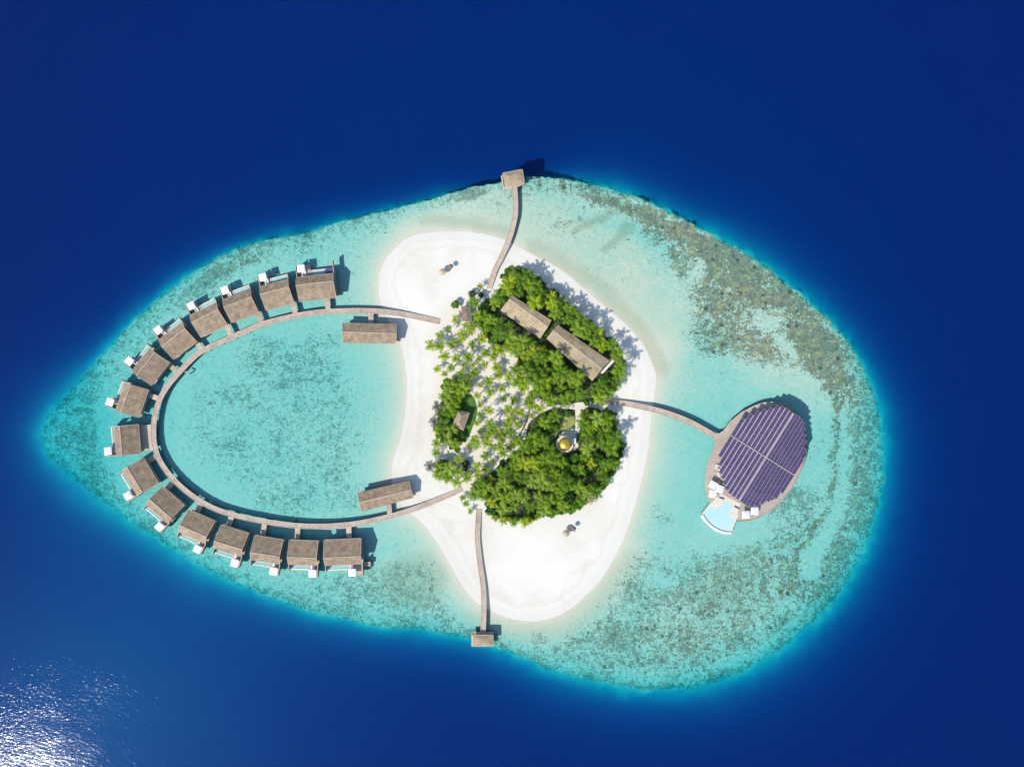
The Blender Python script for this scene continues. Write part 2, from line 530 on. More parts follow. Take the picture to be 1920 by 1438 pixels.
for a in ((1240, 1085, 28, 16, 0, 0.5), (1385, 1000, 95, 26, -12, 0.5), (1290, 880, 60, 110, 5, 0.5), (1400, 745, 110, 36, -5, 0.45), (690, 780, 40, 150, 0, 0.4), (600, 1000, 60, 16, 0, 0.3),
          (720, 1010, 60, 40, 30, 0.5), (420, 930, 70, 25, 35, 0.3), (870, 1150, 30, 16, 40, 0.5), (1440, 600, 30, 24, 0, 0.45), (1230, 600, 45, 90, -35, 0.5),
          (1470, 650, 26, 14, 40, 0.5), (1300, 520, 16, 30, 20, 0.4), (1550, 760, 10, 22, 0, 0.6), (240, 790, 16, 16, 0, 0.5), (700, 650, 60, 50, 0, 0.4)):
    C *= 1 - a[5] * blob(*a[:5], 0.9)
C *= np.clip(d_shore / 60, 0, 1) ** 0.8
C = np.where(in_shore, 0, C)
C = np.where(in_reef, C, C * np.exp(-d_reef / 10))
B = np.clip(0.95 * NE + 0.28 + 0.28 * region([(1560, 740), (1650, 780), (1640, 960), (1560, 1130), (1400, 1255), (1200, 1285), (1000, 1240), (1100, 1170), (1300, 1120), (1450, 1020), (1540, 900)], 60) + 0.5 * band([(1562, 690), (1566, 850), (1530, 990), (1472, 1110)], 16, 12) - 0.4 * blob(520, 800, 320, 260) + 0.4 * blob(440, 490, 60, 25, -20)
            + 0.3 * blob(1330, 1100, 240, 130), 0, 1)
F = 0.55 * band([(1000, 470), (1060, 495), (1110, 530), (1160, 575), (1210, 630), (1235, 690)], 17, 22) + 0.8 * band([(1085, 432), (1115, 412), (1150, 398)], 8, 12) \
    + 0.75 * band([(1135, 466), (1160, 448), (1178, 430)], 8, 12) + 0.6 * blob(775, 1088, 62, 50, 0, 0.7) + 0.55 * band([(800, 410), (900, 425), (960, 440)], 10, 18) \
    + 0.13 * region([(930, 345), (1050, 370), (1200, 470), (1290, 600), (1230, 640), (1130, 545), (1000, 460), (900, 420)], 60) \
    + 0.4 * blob(1370, 1090, 80, 40, -35, 0.9) + 0.3 * band([(880, 1160), (1000, 1185), (1100, 1150), (1180, 1050)], 18, 24)
F = np.clip(F * (~in_shore), 0, 1)
WET = np.where(in_shore, np.clip(np.exp(-d_shore / 16.0) * (0.8 + 0.5 * fbm(PX / 40, PY / 40, 81, 3)), 0, 1), 1.0)


def gz(x, y):
    i = min(max((x + 224) / 448 * (nx - 1), 0), nx - 2); j = min(max((y + 168) / 336 * (ny - 1), 0), ny - 2)
    a, b = int(i), int(j); u, v = i - a, j - b
    return float((Z[b, a] * (1 - u) + Z[b, a + 1] * u) * (1 - v) + (Z[b + 1, a] * (1 - u) + Z[b + 1, a + 1] * u) * v)


def sea_floor_material():
    m, nt, bs = nodes_of('sand and coral')
    at = nt.nodes.new('ShaderNodeVertexColor'); at.layer_name = 'cover'
    sep = nt.nodes.new('ShaderNodeSeparateColor')
    nt.links.new(at.outputs[0], sep.inputs[0])
    dens, brown, film = sep.outputs[0], sep.outputs[1], sep.outputs[2]
    wet = at.outputs['Alpha']
    geo = nt.nodes.new('ShaderNodeNewGeometry')
    flat = nt.nodes.new('ShaderNodeVectorMath'); flat.operation = 'MULTIPLY'
    flat.inputs[1].default_value = (1, 1, 0)
    nt.links.new(geo.outputs['Position'], flat.inputs[0])
    v = flat.outputs[0]
    n1 = noise_n(nt, v, 0.11, 9, 0.72, 0.4)
    n2 = noise_n(nt, v, 0.45, 5, 0.7, 0.3)
    n3 = noise_n(nt, v, 1.25, 3, 0.62)
    nn = math_n(nt, 'ADD', math_n(nt, 'MULTIPLY', n1, 0.27), math_n(nt, 'ADD', math_n(nt, 'MULTIPLY', n2, 0.40), math_n(nt, 'MULTIPLY', n3, 0.33)))
    thr = math_n(nt, 'SUBTRACT', 0.628, math_n(nt, 'MULTIPLY', dens, 0.215))
    mr = nt.nodes.new('ShaderNodeMapRange'); mr.interpolation_type = 'SMOOTHSTEP'
    nt.links.new(math_n(nt, 'SUBTRACT', nn, thr), mr.inputs[0])
    mr.inputs[1].default_value = -0.03; mr.inputs[2].default_value = 0.045
    cf = math_n(nt, 'MULTIPLY', mr.outputs[0], 0.86)
    # dark single heads on the sand
    vo = nt.nodes.new('ShaderNodeTexVoronoi'); vo.inputs['Scale'].default_value = 0.32
    nt.links.new(v, vo.inputs['Vector'])
    vsep = nt.nodes.new('ShaderNodeSeparateColor'); nt.links.new(vo.outputs['Color'], vsep.inputs[0])
    head = math_n(nt, 'MULTIPLY', math_n(nt, 'LESS_THAN', math_n(nt, 'ADD', vo.outputs['Distance'], math_n(nt, 'MULTIPLY', n3, 0.4)), math_n(nt, 'ADD', 0.28, math_n(nt, 'MULTIPLY', vsep.outputs[1], 0.2))),
                  math_n(nt, 'LESS_THAN', vsep.outputs[0], math_n(nt, 'MULTIPLY', math_n(nt, 'SUBTRACT', dens, 0.25, True), 0.9)))
    sand = ramp(nt, noise_n(nt, v, 0.06, 5, 0.6), [(0.3, (0.635, 0.595, 0.51)), (0.7, (0.685, 0.648, 0.57))])
    sg = ramp(nt, noise_n(nt, v, 2.5, 3, 0.6), [(0.2, (0.95,) * 3), (0.8, (1.04,) * 3)])
    sand = mix(nt, 1.0, sand, sg, 'MULTIPLY')
    lo = noise_n(nt, v, 0.035, 6, 0.62, 0.6)
    sand = mix(nt, 1.0, sand, ramp(nt, lo, [(0.34, (0.93, 0.90, 0.87)), (0.5, (1.0, 1.0, 1.0)), (0.7, (1.03, 1.03, 1.03))]), 'MULTIPLY')
    wl = math_n(nt, 'ADD', wet, math_n(nt, 'MULTIPLY', math_n(nt, 'SUBTRACT', noise_n(nt, v, 0.15, 5, 0.65), 0.5), 0.35))
    sand = mix(nt, 1.0, sand, ramp(nt, wl, [(0.06, (1, 1, 1)), (0.13, (0.93, 0.91, 0.88)), (0.17, (1, 1, 1)), (0.30, (0.99, 0.98, 0.965)), (0.37, (0.93, 0.925, 0.90)), (0.42, (0.975, 0.97, 0.955))]), 'MULTIPLY')
    dry = math_n(nt, 'SUBTRACT', 1.0, wet, True)
    sand = mix(nt, math_n(nt, 'MULTIPLY', math_n(nt, 'MULTIPLY', brown, dry), 0.85), sand, (0.645, 0.575, 0.455))
    under = mix(nt, math_n(nt, 'MULTIPLY', wet, 0.9), sand, mix(nt, math_n(nt, 'MULTIPLY', math_n(nt, 'SUBTRACT', wet, 0.85, True), 6.6, True), (0.59, 0.57, 0.505), (0.70, 0.685, 0.54)))     # wet and submerged sand, greyer and yellower
    under = mix(nt, math_n(nt, 'MULTIPLY', film, 0.62), under, (0.36, 0.36, 0.21))
    cc = noise_n(nt, v, 0.33, 5, 0.7)
    grey = ramp(nt, cc, [(0.3, (0.20, 0.23, 0.18)), (0.5, (0.33, 0.365, 0.29)), (0.7, (0.44, 0.47, 0.37))])
    brn = ramp(nt, cc, [(0.32, (0.13, 0.10, 0.075)), (0.45, (0.25, 0.19, 0.13)), (0.55, (0.35, 0.26, 0.15)), (0.64, (0.50, 0.355, 0.10))])
    fine = ramp(nt, noise_n(nt, v, 0.75, 5, 0.68, 0.2), [(0.34, (0.62, 0.70, 0.68)), (0.47, (0.92, 0.94, 0.94)), (0.64, (1.12, 1.10, 1.10))])
    under = mix(nt, math_n(nt, 'MULTIPLY', math_n(nt, 'MULTIPLY', dens, 1.9, True), math_n(nt, 'GREATER_THAN', wet, 0.99)), under, mix(nt, 1.0, under, fine, 'MULTIPLY'))
    coral = mix(nt, brown, grey, brn)
    cd = ramp(nt, noise_n(nt, v, 1.1, 4, 0.7), [(0.32, (0.42,) * 3), (0.5, (0.95,) * 3), (0.68, (1.4,) * 3)])
    coral = mix(nt, 1.0, coral, cd, 'MULTIPLY')
    col = mix(nt, cf, under, coral)
    col = mix(nt, math_n(nt, 'MULTIPLY', head, math_n(nt, 'ADD', 0.35, math_n(nt, 'MULTIPLY', brown, 0.45))), col, (0.10, 0.10, 0.075))
    nt.links.new(col, bs.inputs['Base Color'])
    bs.inputs['Roughness'].default_value = 0.95
    bs.inputs['Specular IOR Level'].default_value = 0.1
    bump(nt, bs, math_n(nt, 'ADD', n3, math_n(nt, 'MULTIPLY', cf, 1.2)), 0.25, 0.25)
    up = nt.nodes.new('ShaderNodeCombineXYZ'); up.inputs[2].default_value = 1.0      # floor shaded as if level, standing in for light scattered in the water
    bn = [n for n in nt.nodes if n.bl_idname == 'ShaderNodeBump'][0]
    nt.links.new(up.outputs[0], bn.inputs['Normal'])
    return m


M['floor'] = sea_floor_material()


def terrain():
    vid = np.arange(nx * ny).reshape(ny, nx)
    q = np.stack([vid[:-1, :-1], vid[:-1, 1:], vid[1:, 1:], vid[1:, :-1]], -1).reshape(-1, 4)
    co = np.stack([GX, GY, Z], -1).reshape(-1, 3)
    CLR = region([(815, 610), (860, 560), (930, 640), (1000, 700), (1060, 760), (1130, 750), (1130, 765), (1040, 775), (990, 800), (930, 880), (890, 930), (850, 900), (810, 860), (810, 700)], 30)
    cv = np.stack([C, np.where(in_shore, CLR, B), F, WET], -1).reshape(-1, 4)
    land = (Z.reshape(-1)[q] > -0.05).any(1)

    def make(name, faces, extra_v=None, extra_f=None):
        used = np.unique(faces); remap = np.full(nx * ny, -1); remap[used] = np.arange(len(used))
        vv = co[used]; ff = remap[faces]; cc = cv[used]
        if extra_v is not None:
            base = len(vv)
            vv = np.concatenate([vv, extra_v]); cc = np.concatenate([cc, np.tile([0, 0.3, 0, 1.0], (len(extra_v), 1))])
            ff = np.concatenate([ff, np.array([[base + i if i >= 0 else remap[-i - 1] for i in f] for f in extra_f])])
        me = bpy.data.meshes.new(name)
        me.vertices.add(len(vv)); me.vertices.foreach_set('co', vv.astype(np.float32).ravel())
        me.loops.add(ff.size); me.loops.foreach_set('vertex_index', ff.astype(np.int32).ravel())
        me.polygons.add(len(ff)); me.polygons.foreach_set('loop_start', np.arange(0, ff.size, 4, dtype=np.int32))
        me.polygons.foreach_set('use_smooth', np.ones(len(ff), bool))
        me.update(calc_edges=True)
        a = me.color_attributes.new('cover', 'FLOAT_COLOR', 'POINT')
        a.data.foreach_set('color', cc.astype(np.float32).ravel())
        me.materials.append(M['floor'])
        o = bpy.data.objects.new(name, me); COL.objects.link(o)
        return o
    # far skirt of the deep floor
    far = 3000.0
    ev = np.array([(-far, -far, -DEEP), (far, -far, -DEEP), (far, far, -DEEP), (-far, far, -DEEP)])
    c = [vid[0, 0], vid[0, -1], vid[-1, -1], vid[-1, 0]]
    ef = [(0, 1, -(c[1] + 1), -(c[0] + 1)), (1, 2, -(c[2] + 1), -(c[1] + 1)), (2, 3, -(c[3] + 1), -(c[2] + 1)), (3, 0, -(c[0] + 1), -(c[3] + 1))]
    tag(make('seabed', q[~land], ev, ef), 'pale sand and coral sea floor around the island', kind='structure')
    tag(make('sand_island', q[land]), 'white sand island in the middle of the reef', kind='structure')


terrain()

# ------------------------------------------------------------------ water: a closed body with an even absorbing volume
KA = (1.30, 0.194, 0.0735)


def water():
    m = bpy.data.materials.new('sea water'); m.use_nodes = True
    nt = m.node_tree; nt.nodes.clear()
    out = nt.nodes.new('ShaderNodeOutputMaterial')
    geo = nt.nodes.new('ShaderNodeNewGeometry')
    mp = nt.nodes.new('ShaderNodeMapping'); mp.inputs['Rotation'].default_value = (0, 0, R(25)); mp.inputs['Scale'].default_value = (0.55, 1.0, 1.0)
    nt.links.new(geo.outputs['Position'], mp.inputs[0])
    v = mp.outputs[0]
    patch_ = ramp(nt, noise_n(nt, geo.outputs['Position'], 0.022, 4, 0.6), [(0.3, (0.35,) * 3), (0.7, (1.5,) * 3)])
    h = math_n(nt, 'ADD', math_n(nt, 'MULTIPLY', noise_n(nt, v, 1.05, 3, 0.64), patch_), math_n(nt, 'MULTIPLY', noise_n(nt, v, 0.12, 3, 0.5), 1.5))
    b = nt.nodes.new('ShaderNodeBump'); b.inputs['Strength'].default_value = 1.0; b.inputs['Distance'].default_value = 0.047
    nt.links.new(h, b.inputs['Height'])
    tr = nt.nodes.new('ShaderNodeBsdfTransparent')
    gl = nt.nodes.new('ShaderNodeBsdfGlossy'); gl.distribution = 'BECKMANN'; gl.inputs['Roughness'].default_value = 0.15
    nt.links.new(b.outputs[0], gl.inputs['Normal'])
    fr = nt.nodes.new('ShaderNodeFresnel'); fr.inputs['IOR'].default_value = 1.28
    mx = nt.nodes.new('ShaderNodeMixShader')
    nt.links.new(fr.outputs[0], mx.inputs[0]); nt.links.new(tr.outputs[0], mx.inputs[1]); nt.links.new(gl.outputs[0], mx.inputs[2])
    g2 = nt.nodes.new('ShaderNodeBsdfGlossy'); g2.distribution = 'BECKMANN'; g2.inputs['Roughness'].default_value = 0.38
    m2 = nt.nodes.new('ShaderNodeMixShader'); m2.inputs[0].default_value = 0.012
    nt.links.new(gl.outputs[0], m2.inputs[1]); nt.links.new(g2.outputs[0], m2.inputs[2]); nt.links.new(m2.outputs[0], mx.inputs[2])
    nt.links.new(mx.outputs[0], out.inputs['Surface'])
    va = nt.nodes.new('ShaderNodeVolumeAbsorption')
    k = max(KA) / 0.9
    va.inputs['Color'].default_value = (1 - KA[0] / k, 1 - KA[1] / k, 1 - KA[2] / k, 1)
    va.inputs['Density'].default_value = k
    nt.links.new(va.outputs[0], out.inputs['Volume'])
    M['water'] = m
    mb = MB().mat('water')
    f = 2950
    mb.prism([(-f, -f), (f, -f), (f, f), (-f, f)], -DEEP - 6, 0.0)
    tag(mb.build('water'), 'clear sea water, turquoise over the reef and deep blue beyond', kind='structure')


water()

# ------------------------------------------------------------------ boardwalks
WALK = [(824, 603), (790, 596), (752, 588.5), (722, 585), (695.8, 583.1), (647.8, 583.1), (593.5, 586.2), (543.5, 594.6), (491.3, 608), (464.8, 619.3), (430.4, 634.1), (378.7, 658.4),
        (358, 675), (336.5, 697.5), (311.5, 727.6), (297, 755.7), (289.3, 787), (288, 815.2), (291, 840.2), (300, 864), (320, 892.5), (350.8, 922), (390, 947.5),
        (429, 962.7), (481.7, 974.9), (544.3, 984.3), (606.9, 986.5), (669.5, 981.2), (732.1, 967.7), (784.3, 951.5), (840, 929), (866, 917)]
DZ = 1.75     # deck level


def pile_mesh():
    mb = MB().mat('pile'); mb.tube([(0, 0, -3.2), (0, 0, 0)], [0.14, 0.13], 8)
    return mb.mesh('pile')


PILE = pile_mesh()
PILE_OLD = None


def add_pile(parent, x, y, ztop):
    """x, y in world metres; parent has no rotation or is handled by the caller"""
    link('pile', PILE, parent, (x, y, ztop))


def boardwalk(name, label, px, width, piles=5.0, z0=None, z1=None):
    pts = spline([W2(a, b, DZ) for a, b in px], 0.9)
    n = len(pts)
    root = thing(name, label, 'boardwalk', (pts[0][0], pts[0][1], 0))
    ox, oy = pts[0]
    tan = np.gradient(pts, axis=0); tan /= np.linalg.norm(tan, axis=1)[:, None]
    nor = np.stack([-tan[:, 1], tan[:, 0]], 1)
    zs = np.full(n, DZ)
    if z0 is not None:
        k = np.linspace(0, 1, n); zs = np.where(k < 0.14, z0 + (DZ - z0) * k / 0.14, zs)
    if z1 is not None:
        k = np.linspace(0, 1, n); zs = np.where(k > 0.86, z1 + (DZ - z1) * (1 - k) / 0.14, zs)
    mb = MB().mat('deck'); hw_ = width / 2
    kb = [MB().mat('edge'), MB().mat('edge')]
    for i in range(n - 1):
        p, q = pts[i] - (ox, oy), pts[i + 1] - (ox, oy)
        a0, a1 = p + nor[i] * hw_, p - nor[i] * hw_
        b0, b1 = q + nor[i + 1] * hw_, q - nor[i + 1] * hw_
        gap = 0.04 if i % 5 == 4 else 0.0
        b0s, b1s = b0 - tan[i] * gap, b1 - tan[i] * gap
        mb.hull([(*a1, zs[i] - .2), (*b1s, zs[i + 1] - .2), (*b0s, zs[i + 1] - .2), (*a0, zs[i] - .2)], [(*a1, zs[i]), (*b1s, zs[i + 1]), (*b0s, zs[i + 1]), (*a0, zs[i])])
        for s, k in ((1, 0), (-1, 1)):
            c0, c1 = p + s * nor[i] * (hw_ - .16), p + s * nor[i] * hw_
            d0, d1 = q + s * nor[i + 1] * (hw_ - .16), q + s * nor[i + 1] * hw_
            lo = [(*c0, zs[i] + .003), (*d0, zs[i + 1] + .003), (*d1, zs[i + 1] + .003), (*c1, zs[i] + .003)]
            if s < 0: lo = lo[::-1]
            hi = [(x, y, z + .12) for x, y, z in lo]
            kb[k].hull(lo[::-1] if s > 0 else lo[::-1], hi[::-1] if s > 0 else hi[::-1])
    mb.build('deck', root)
    for k in kb: k.build('kerb', root)
    step = max(1, int(round(piles / 0.9)))
    cnt = 0
    for i in range(step // 2, n, step):
        for s in (1, -1):
            q = pts[i] + s * nor[i] * (hw_ - 0.25)
            if gz(*q) < 0.7 and cnt < 98:
                link('pile', PILE, root, (q[0] - ox, q[1] - oy, zs[i] - .2)); cnt += 1
    return root, pts


walk_root, walk_pts = boardwalk('curved_boardwalk', 'long curved timber boardwalk linking the fifteen overwater villas to the beach', WALK, 1.95, 5.0, 1.36, 1.36)
mb = MB().mat('sheet')
q = W(350, 698.5, DZ) - walk_root.location
mb.box((q.x, q.y, DZ - 0.05), (1.5, 0.5, 0.1), R(-25))
mb.box((q.x + .6, q.y - .3, DZ - 1.1), (0.5, 0.06, 2.0), R(-25))
mb.build('swim_ladder', walk_root)

NJ = [(964.3, 346), (965.6, 362.6), (966.6, 383.5), (966, 404.3), (962.6, 421), (957.5, 440), (950.3, 460), (940.3, 482), (927.5, 508.4), (917, 541)]
boardwalk('straight_jetty', 'timber jetty running from the top beach up to the small pavilion on the reef edge', NJ, 1.95, 4.5, None, 1.36)
SJ = [(897.7, 955), (895.2, 1003.6), (896.8, 1028.6), (900.5, 1060), (906, 1100), (907.2, 1131), (906.6, 1162.6), (905.6, 1186)]
boardwalk('straight_jetty', 'timber jetty running from the bottom beach down to the small flat roofed pavilion', SJ, 1.95, 4.5, 1.36, None)
EJ = [(1122, 754.5), (1147, 754), (1180.3, 758), (1230.4, 769), (1263.8, 779.3), (1290, 790), (1311, 800.5), (1338, 816)]
boardwalk('straight_jetty', 'timber jetty leading from the right hand beach to the solar roofed pavilion', EJ, 2.1, 4.5, 1.36, None)


# ------------------------------------------------------------------ overwater villas (local: y outward, x to the right when facing the sea)
EAVE, RIDGE = 3.95, 5.85


def make_villa(Wd, D, wide):
    root = thing('overwater_villa', '', 'villa')
    y0, y1 = -D / 2, D / 2
    yr = y0 + D * 0.655
    hw_ = Wd / 2
    # roof: long slope to the walkway, short slope to the sea
    mb = MB().mat('roof')
    mb.slab([(-hw_, y0, EAVE), (hw_, y0, EAVE), (hw_, yr, RIDGE), (-hw_, yr, RIDGE)], 0.22)
    mb.slab([(-hw_, yr + .01, RIDGE - .01), (hw_, yr + .01, RIDGE - .01), (hw_, y1, EAVE + .3), (-hw_, y1, EAVE + .3)], 0.22)
    rf = mb.build('roof', root)
    mb = MB().mat('roof_cap'); mb.box((0, yr, RIDGE + .06), (Wd + .06, 0.30, 0.10)); mb.build('ridge_cap', rf)
    for s in (-1, 1):
        mb = MB().mat('roof_cap')
        mb.slab([(s * hw_ - .09, y0 - .03, EAVE + .07), (s * hw_ + .09, y0 - .03, EAVE + .07), (s * hw_ + .09, yr, RIDGE + .07), (s * hw_ - .09, yr, RIDGE + .07)], 0.12)
        mb.slab([(s * hw_ - .09, yr + .02, RIDGE + .06), (s * hw_ + .09, yr + .02, RIDGE + .06), (s * hw_ + .09, y1 + .03, EAVE + .37), (s * hw_ - .09, y1 + .03, EAVE + .37)], 0.12)
        mb.build('barge_board', rf)
    mb = MB().mat('roof_cap'); mb.box((0, y0 - .07, EAVE - .05), (Wd, .12, .16)); mb.box((0, y1 + .07, EAVE + .25), (Wd, .12, .16)); mb.build('fascia', rf)
    # walls with gables
    mb = MB().mat('darkwood')
    wx, wy0, wy1 = hw_ - .35, y0 + .9, y1 - 1.1
    for s in (-1, 1):
        x0, x1 = s * wx - .1, s * wx + .1
        prof = [(wy0, DZ + .01), (wy1, DZ + .01), (wy1, EAVE + .75), (yr, RIDGE - .35), (wy0, EAVE + .15)]
        lo = [(x0, y, z) for y, z in prof]; hi = [(x1, y, z) for y, z in prof]
        mb.hull(lo, hi)
    mb.box((0, wy0 + .1, (DZ + EAVE) / 2), (wx * 2 - .22, .2, EAVE - DZ))
    mb.build('wall', root)
    mb = MB().mat('glass'); mb.box((0, wy1 - .1, (DZ + EAVE) / 2 + .1), (wx * 2 - .22, .12, EAVE - DZ)); mb.build('sliding_door', root)
    # deck
    mb = MB().mat('deck')
    yl = y1 + 2.15
    mb.prism([(-hw_ + .05, y0 + .25), (hw_ - .05, y0 + .25), (hw_ - .05, y1 + .02), (-1.45, y1 + .02), (-1.45, yl + .35), (-1.95, yl + .35), (-1.95, y1 + 4.7),
              (-hw_ + .05, y1 + 4.7)], DZ - .25, DZ)
    mb.build('deck', root)
    # plunge pool along the sea side
    px0, px1 = -1.4, hw_ - .35
    mb = MB().mat('pool'); mb.box(((px0 + px1) / 2, (y1 + .05 + yl) / 2, DZ - .55), (px1 - px0 - .06, yl - y1 - .14, .9)); pool = mb.build('plunge_pool', root)
    mb = MB().mat('cream'); mb.box(((px0 + px1) / 2, yl + .22, DZ - .45), (px1 - px0 + .3, .46, 1.0)); mb.box((px1 + .16, (y1 + yl) / 2 + .03, DZ - .45), (.3, yl - y1 - .05, .98)); mb.build('pool_rim', pool)
    # privacy walls beside the roof
    mb = MB().mat('darkwood'); mb.box((-hw_ + .04, y1 + 2.35, DZ + .95), (.16, 4.7, 1.9)); mb.mat('roof_cap'); mb.box((-hw_ + .04, y1 + 2.35, DZ + 1.94), (.26, 4.7, .07)); mb.build('privacy_wall', root)
    far_y = y1 + 5.2 if wide == 'first' else yl + .4
    mb = MB().mat('darkwood'); mb.box((hw_ + .0, (y1 + far_y) / 2, DZ + .9), (.16, far_y - y1, 1.8)); mb.mat('roof_cap'); mb.box((hw_, (y1 + far_y) / 2, DZ + 1.84), (.26, far_y - y1, .07)); mb.build('privacy_wall', root)
    if wide == 'first':
        mb = MB().mat('deck'); mb.box((hw_ - 1.7, y1 + 1.2, DZ + .0), (3.2, 2.1, .12)); mb.build('lounge_deck', root)
    if wide == 'last':
        mb = MB().mat('deck'); mb.box((-hw_ - 1.3 + .0, y1 + .9, DZ - .12), (2.5, 1.7, .24)); mb.build('lounge_deck', root)
    for x in (-hw_ + .8, -1.2, hw_ / 2, hw_ - .8):
        for y in (y0 + 1.0, 0.6, y1 - .6):
            link('pile', PILE, root, (x, y, DZ - .25))
    link('pile', PILE, root, (-hw_ + .6, y1 + 3.4, DZ - .25)); link('pile', PILE, root, (-2.4, y1 + 3.4, DZ - .25))
    return root


VILLAS = [  # inner eave middle, outer eave middle, turn, bridge x
    ((596.2, 561.2), (589.9, 517.6), 6.5, 2.8), ((525.4, 573.8), (513.2, 532.4), 14.5, 4.2), ((457.4, 595), (445.6, 553.5), 20.5, 4.2),
    ((402.2, 620), (380, 580.2), 26.5, 4.2), ((347.5, 656.5), (319.5, 622), 37, 4.3), ((302.4, 702.4), (264.1, 672.1), 51.5, 3.9),
    ((270, 758.5), (225.8, 741), 71, 3.2), ((262.2, 823), (215.6, 826.5), 95, 0), ((283.5, 882.9), (243.7, 905.2), 121, 4.0),
    ((325.8, 932.2), (294.5, 961), 139, 4.1), ((379.8, 967.8), (358.7, 1006), 156, 2.9), ((440.8, 992), (426.4, 1034.7), 163, 3.3),
    ((505.2, 1007.3), (496.4, 1053.2), 171, 3.2), ((570.4, 1012.5), (567.3, 1059), 178, 3.2), ((641.9, 1010), (644.5, 1059), 182.7, -1.9)]
ORD = ['first', 'second', 'third', 'fourth', 'fifth', 'sixth', 'seventh', 'eighth', 'ninth', 'tenth', 'eleventh', 'twelfth', 'thirteenth', 'fourteenth', 'fifteenth']
proto = make_villa(10.75, 8.9, None); proto_used = False
protoA = make_villa(13.7, 8.9, 'first')
protoO = make_villa(13.7, 9.3, 'last')
special = {0: 'wide villa at the upper right end of the arc, long wall at its right',
           7: 'villa at the left tip of the arc with a full width entrance deck',
           14: 'wide villa at the lower right end of the arc, small side deck'}
villa_frames = []
for i, (a, b, th, bx) in enumerate(VILLAS):
    c = W((a[0] + b[0]) / 2, (a[1] + b[1]) / 2, EAVE + .1)
    lab = special.get(i) or f'shingle roofed overwater villa, {ORD[i]} along the arc from its upper right end'
    if i == 0:
        v = protoA; v.location = (c.x, c.y, 0); v.rotation_euler = (0, 0, R(th)); v['label'] = lab; v['group'] = 'overwater villas along the curved boardwalk'; Wd = 13.7
    elif i == 14:
        v = protoO; v.location = (c.x, c.y, 0); v.rotation_euler = (0, 0, R(th)); v['label'] = lab; v['group'] = 'overwater villas along the curved boardwalk'; Wd = 13.7
    elif not proto_used:
        v = proto; v.location = (c.x, c.y, 0); v.rotation_euler = (0, 0, R(th)); v['label'] = lab; v['group'] = 'overwater villas along the curved boardwalk'; proto_used = True; Wd = 10.75
    else:
        v = copy_tree(proto, (c.x, c.y, 0), R(th), lab, 'overwater villas along the curved boardwalk'); Wd = 10.75
    D = 9.3 if i == 14 else 8.9
    villa_frames.append((v, Wd, D))
    # bridge to the boardwalk, as long as the gap is
    ca, sa = math.cos(R(th)), math.sin(R(th))
    def gap(x):
        y = -D / 2 + .2
        while y > -D / 2 - 9:
            wx_, wy_ = c.x + ca * x - sa * y, c.y + sa * x + ca * y
            if np.min(np.hypot(walk_pts[:, 0] - wx_, walk_pts[:, 1] - wy_)) < 1.05:
                break
            y -= 0.1
        return y
    mb = MB().mat('deck')
    if i == 7:
        xs = (-4.6, 4.9)
        mb.prism([(xs[0], -D / 2 + .2), (xs[1], -D / 2 + .2), (xs[1], gap(xs[1])), (2.5, gap(2.5)), (0, gap(0)), (-2.5, gap(-2.5)), (xs[0], gap(xs[0]))], DZ - .22, DZ - .006)
    else:
        mb.prism([(bx - .95, -D / 2 + .2), (bx + .95, -D / 2 + .2), (bx + .95, gap(bx + .95)), (bx - .95, gap(bx - .95))], DZ - .22, DZ - .006)
    mb.build('entrance_bridge', v)


# square parasols, sun loungers and the day lounges on the villa decks
def make_parasol(size, cat_label, sides=4):
    root = thing('square_parasol', cat_label, 'parasol')
    mb = MB().mat('white')
    a = size / 2
    z0, z1 = 2.1, 2.45
    ring = [(-a, -a), (a, -a), (a, a), (-a, a)]
    for k in range(4):
        p, q = ring[k], ring[(k + 1) % 4]
        mb.face([(*p, z0), (*q, z0), (q[0] * .08, q[1] * .08, z1), (p[0] * .08, p[1] * .08, z1)])
        mb.face([(*p, z0 - .14), (*q, z0 - .14), (*q, z0), (*p, z0)])
    mb.box((0, 0, z1 + .02), (size * .09, size * .09, .07))
    mb.build('canopy', root)
    mb = MB().mat('edge'); mb.tube([(0, 0, 0.012), (0, 0, z1)], [.05, .05], 7); mb.build('pole', root)
    mb = MB().mat('edge'); mb.box((0, 0, .05), (.6, .6, .08)); mb.build('base', root)
    return root


def make_lounger(cush):
    root = thing('sun_lounger', '', 'sun lounger')
    mb = MB().mat('edge'); mb.box((0, 0, .27), (.72, 1.95, .08)); mb.build('frame', root)
    for sx in (-.3, .3):
        for sy in (-.85, .85):
            mb = MB().mat('edge'); mb.box((sx, sy, .12), (.07, .07, .22)); mb.build('leg', root)
    mb = MB().mat(cush); mb.box((0, -.3, .37), (.68, 1.3, .12)); mb.slab([(-.34, .36, .44), (.34, .36, .44), (.34, .98, .78), (-.34, .98, .78)], .1); mb.build('cushion', root)
    return root


par0 = make_parasol(2.75, '')
lng0 = make_lounger('cushion')
lng1 = make_lounger('indigo')
firstP = firstL = True


def place(protoO, first, loc, rz, label, group, scale=1.0):
    if first:
        protoO.location = loc; protoO.rotation_euler = (0, 0, rz); protoO['label'] = label; protoO['group'] = group; protoO.scale = (scale,) * 3
        return protoO
    return copy_tree(protoO, loc, rz, label, group, scale)


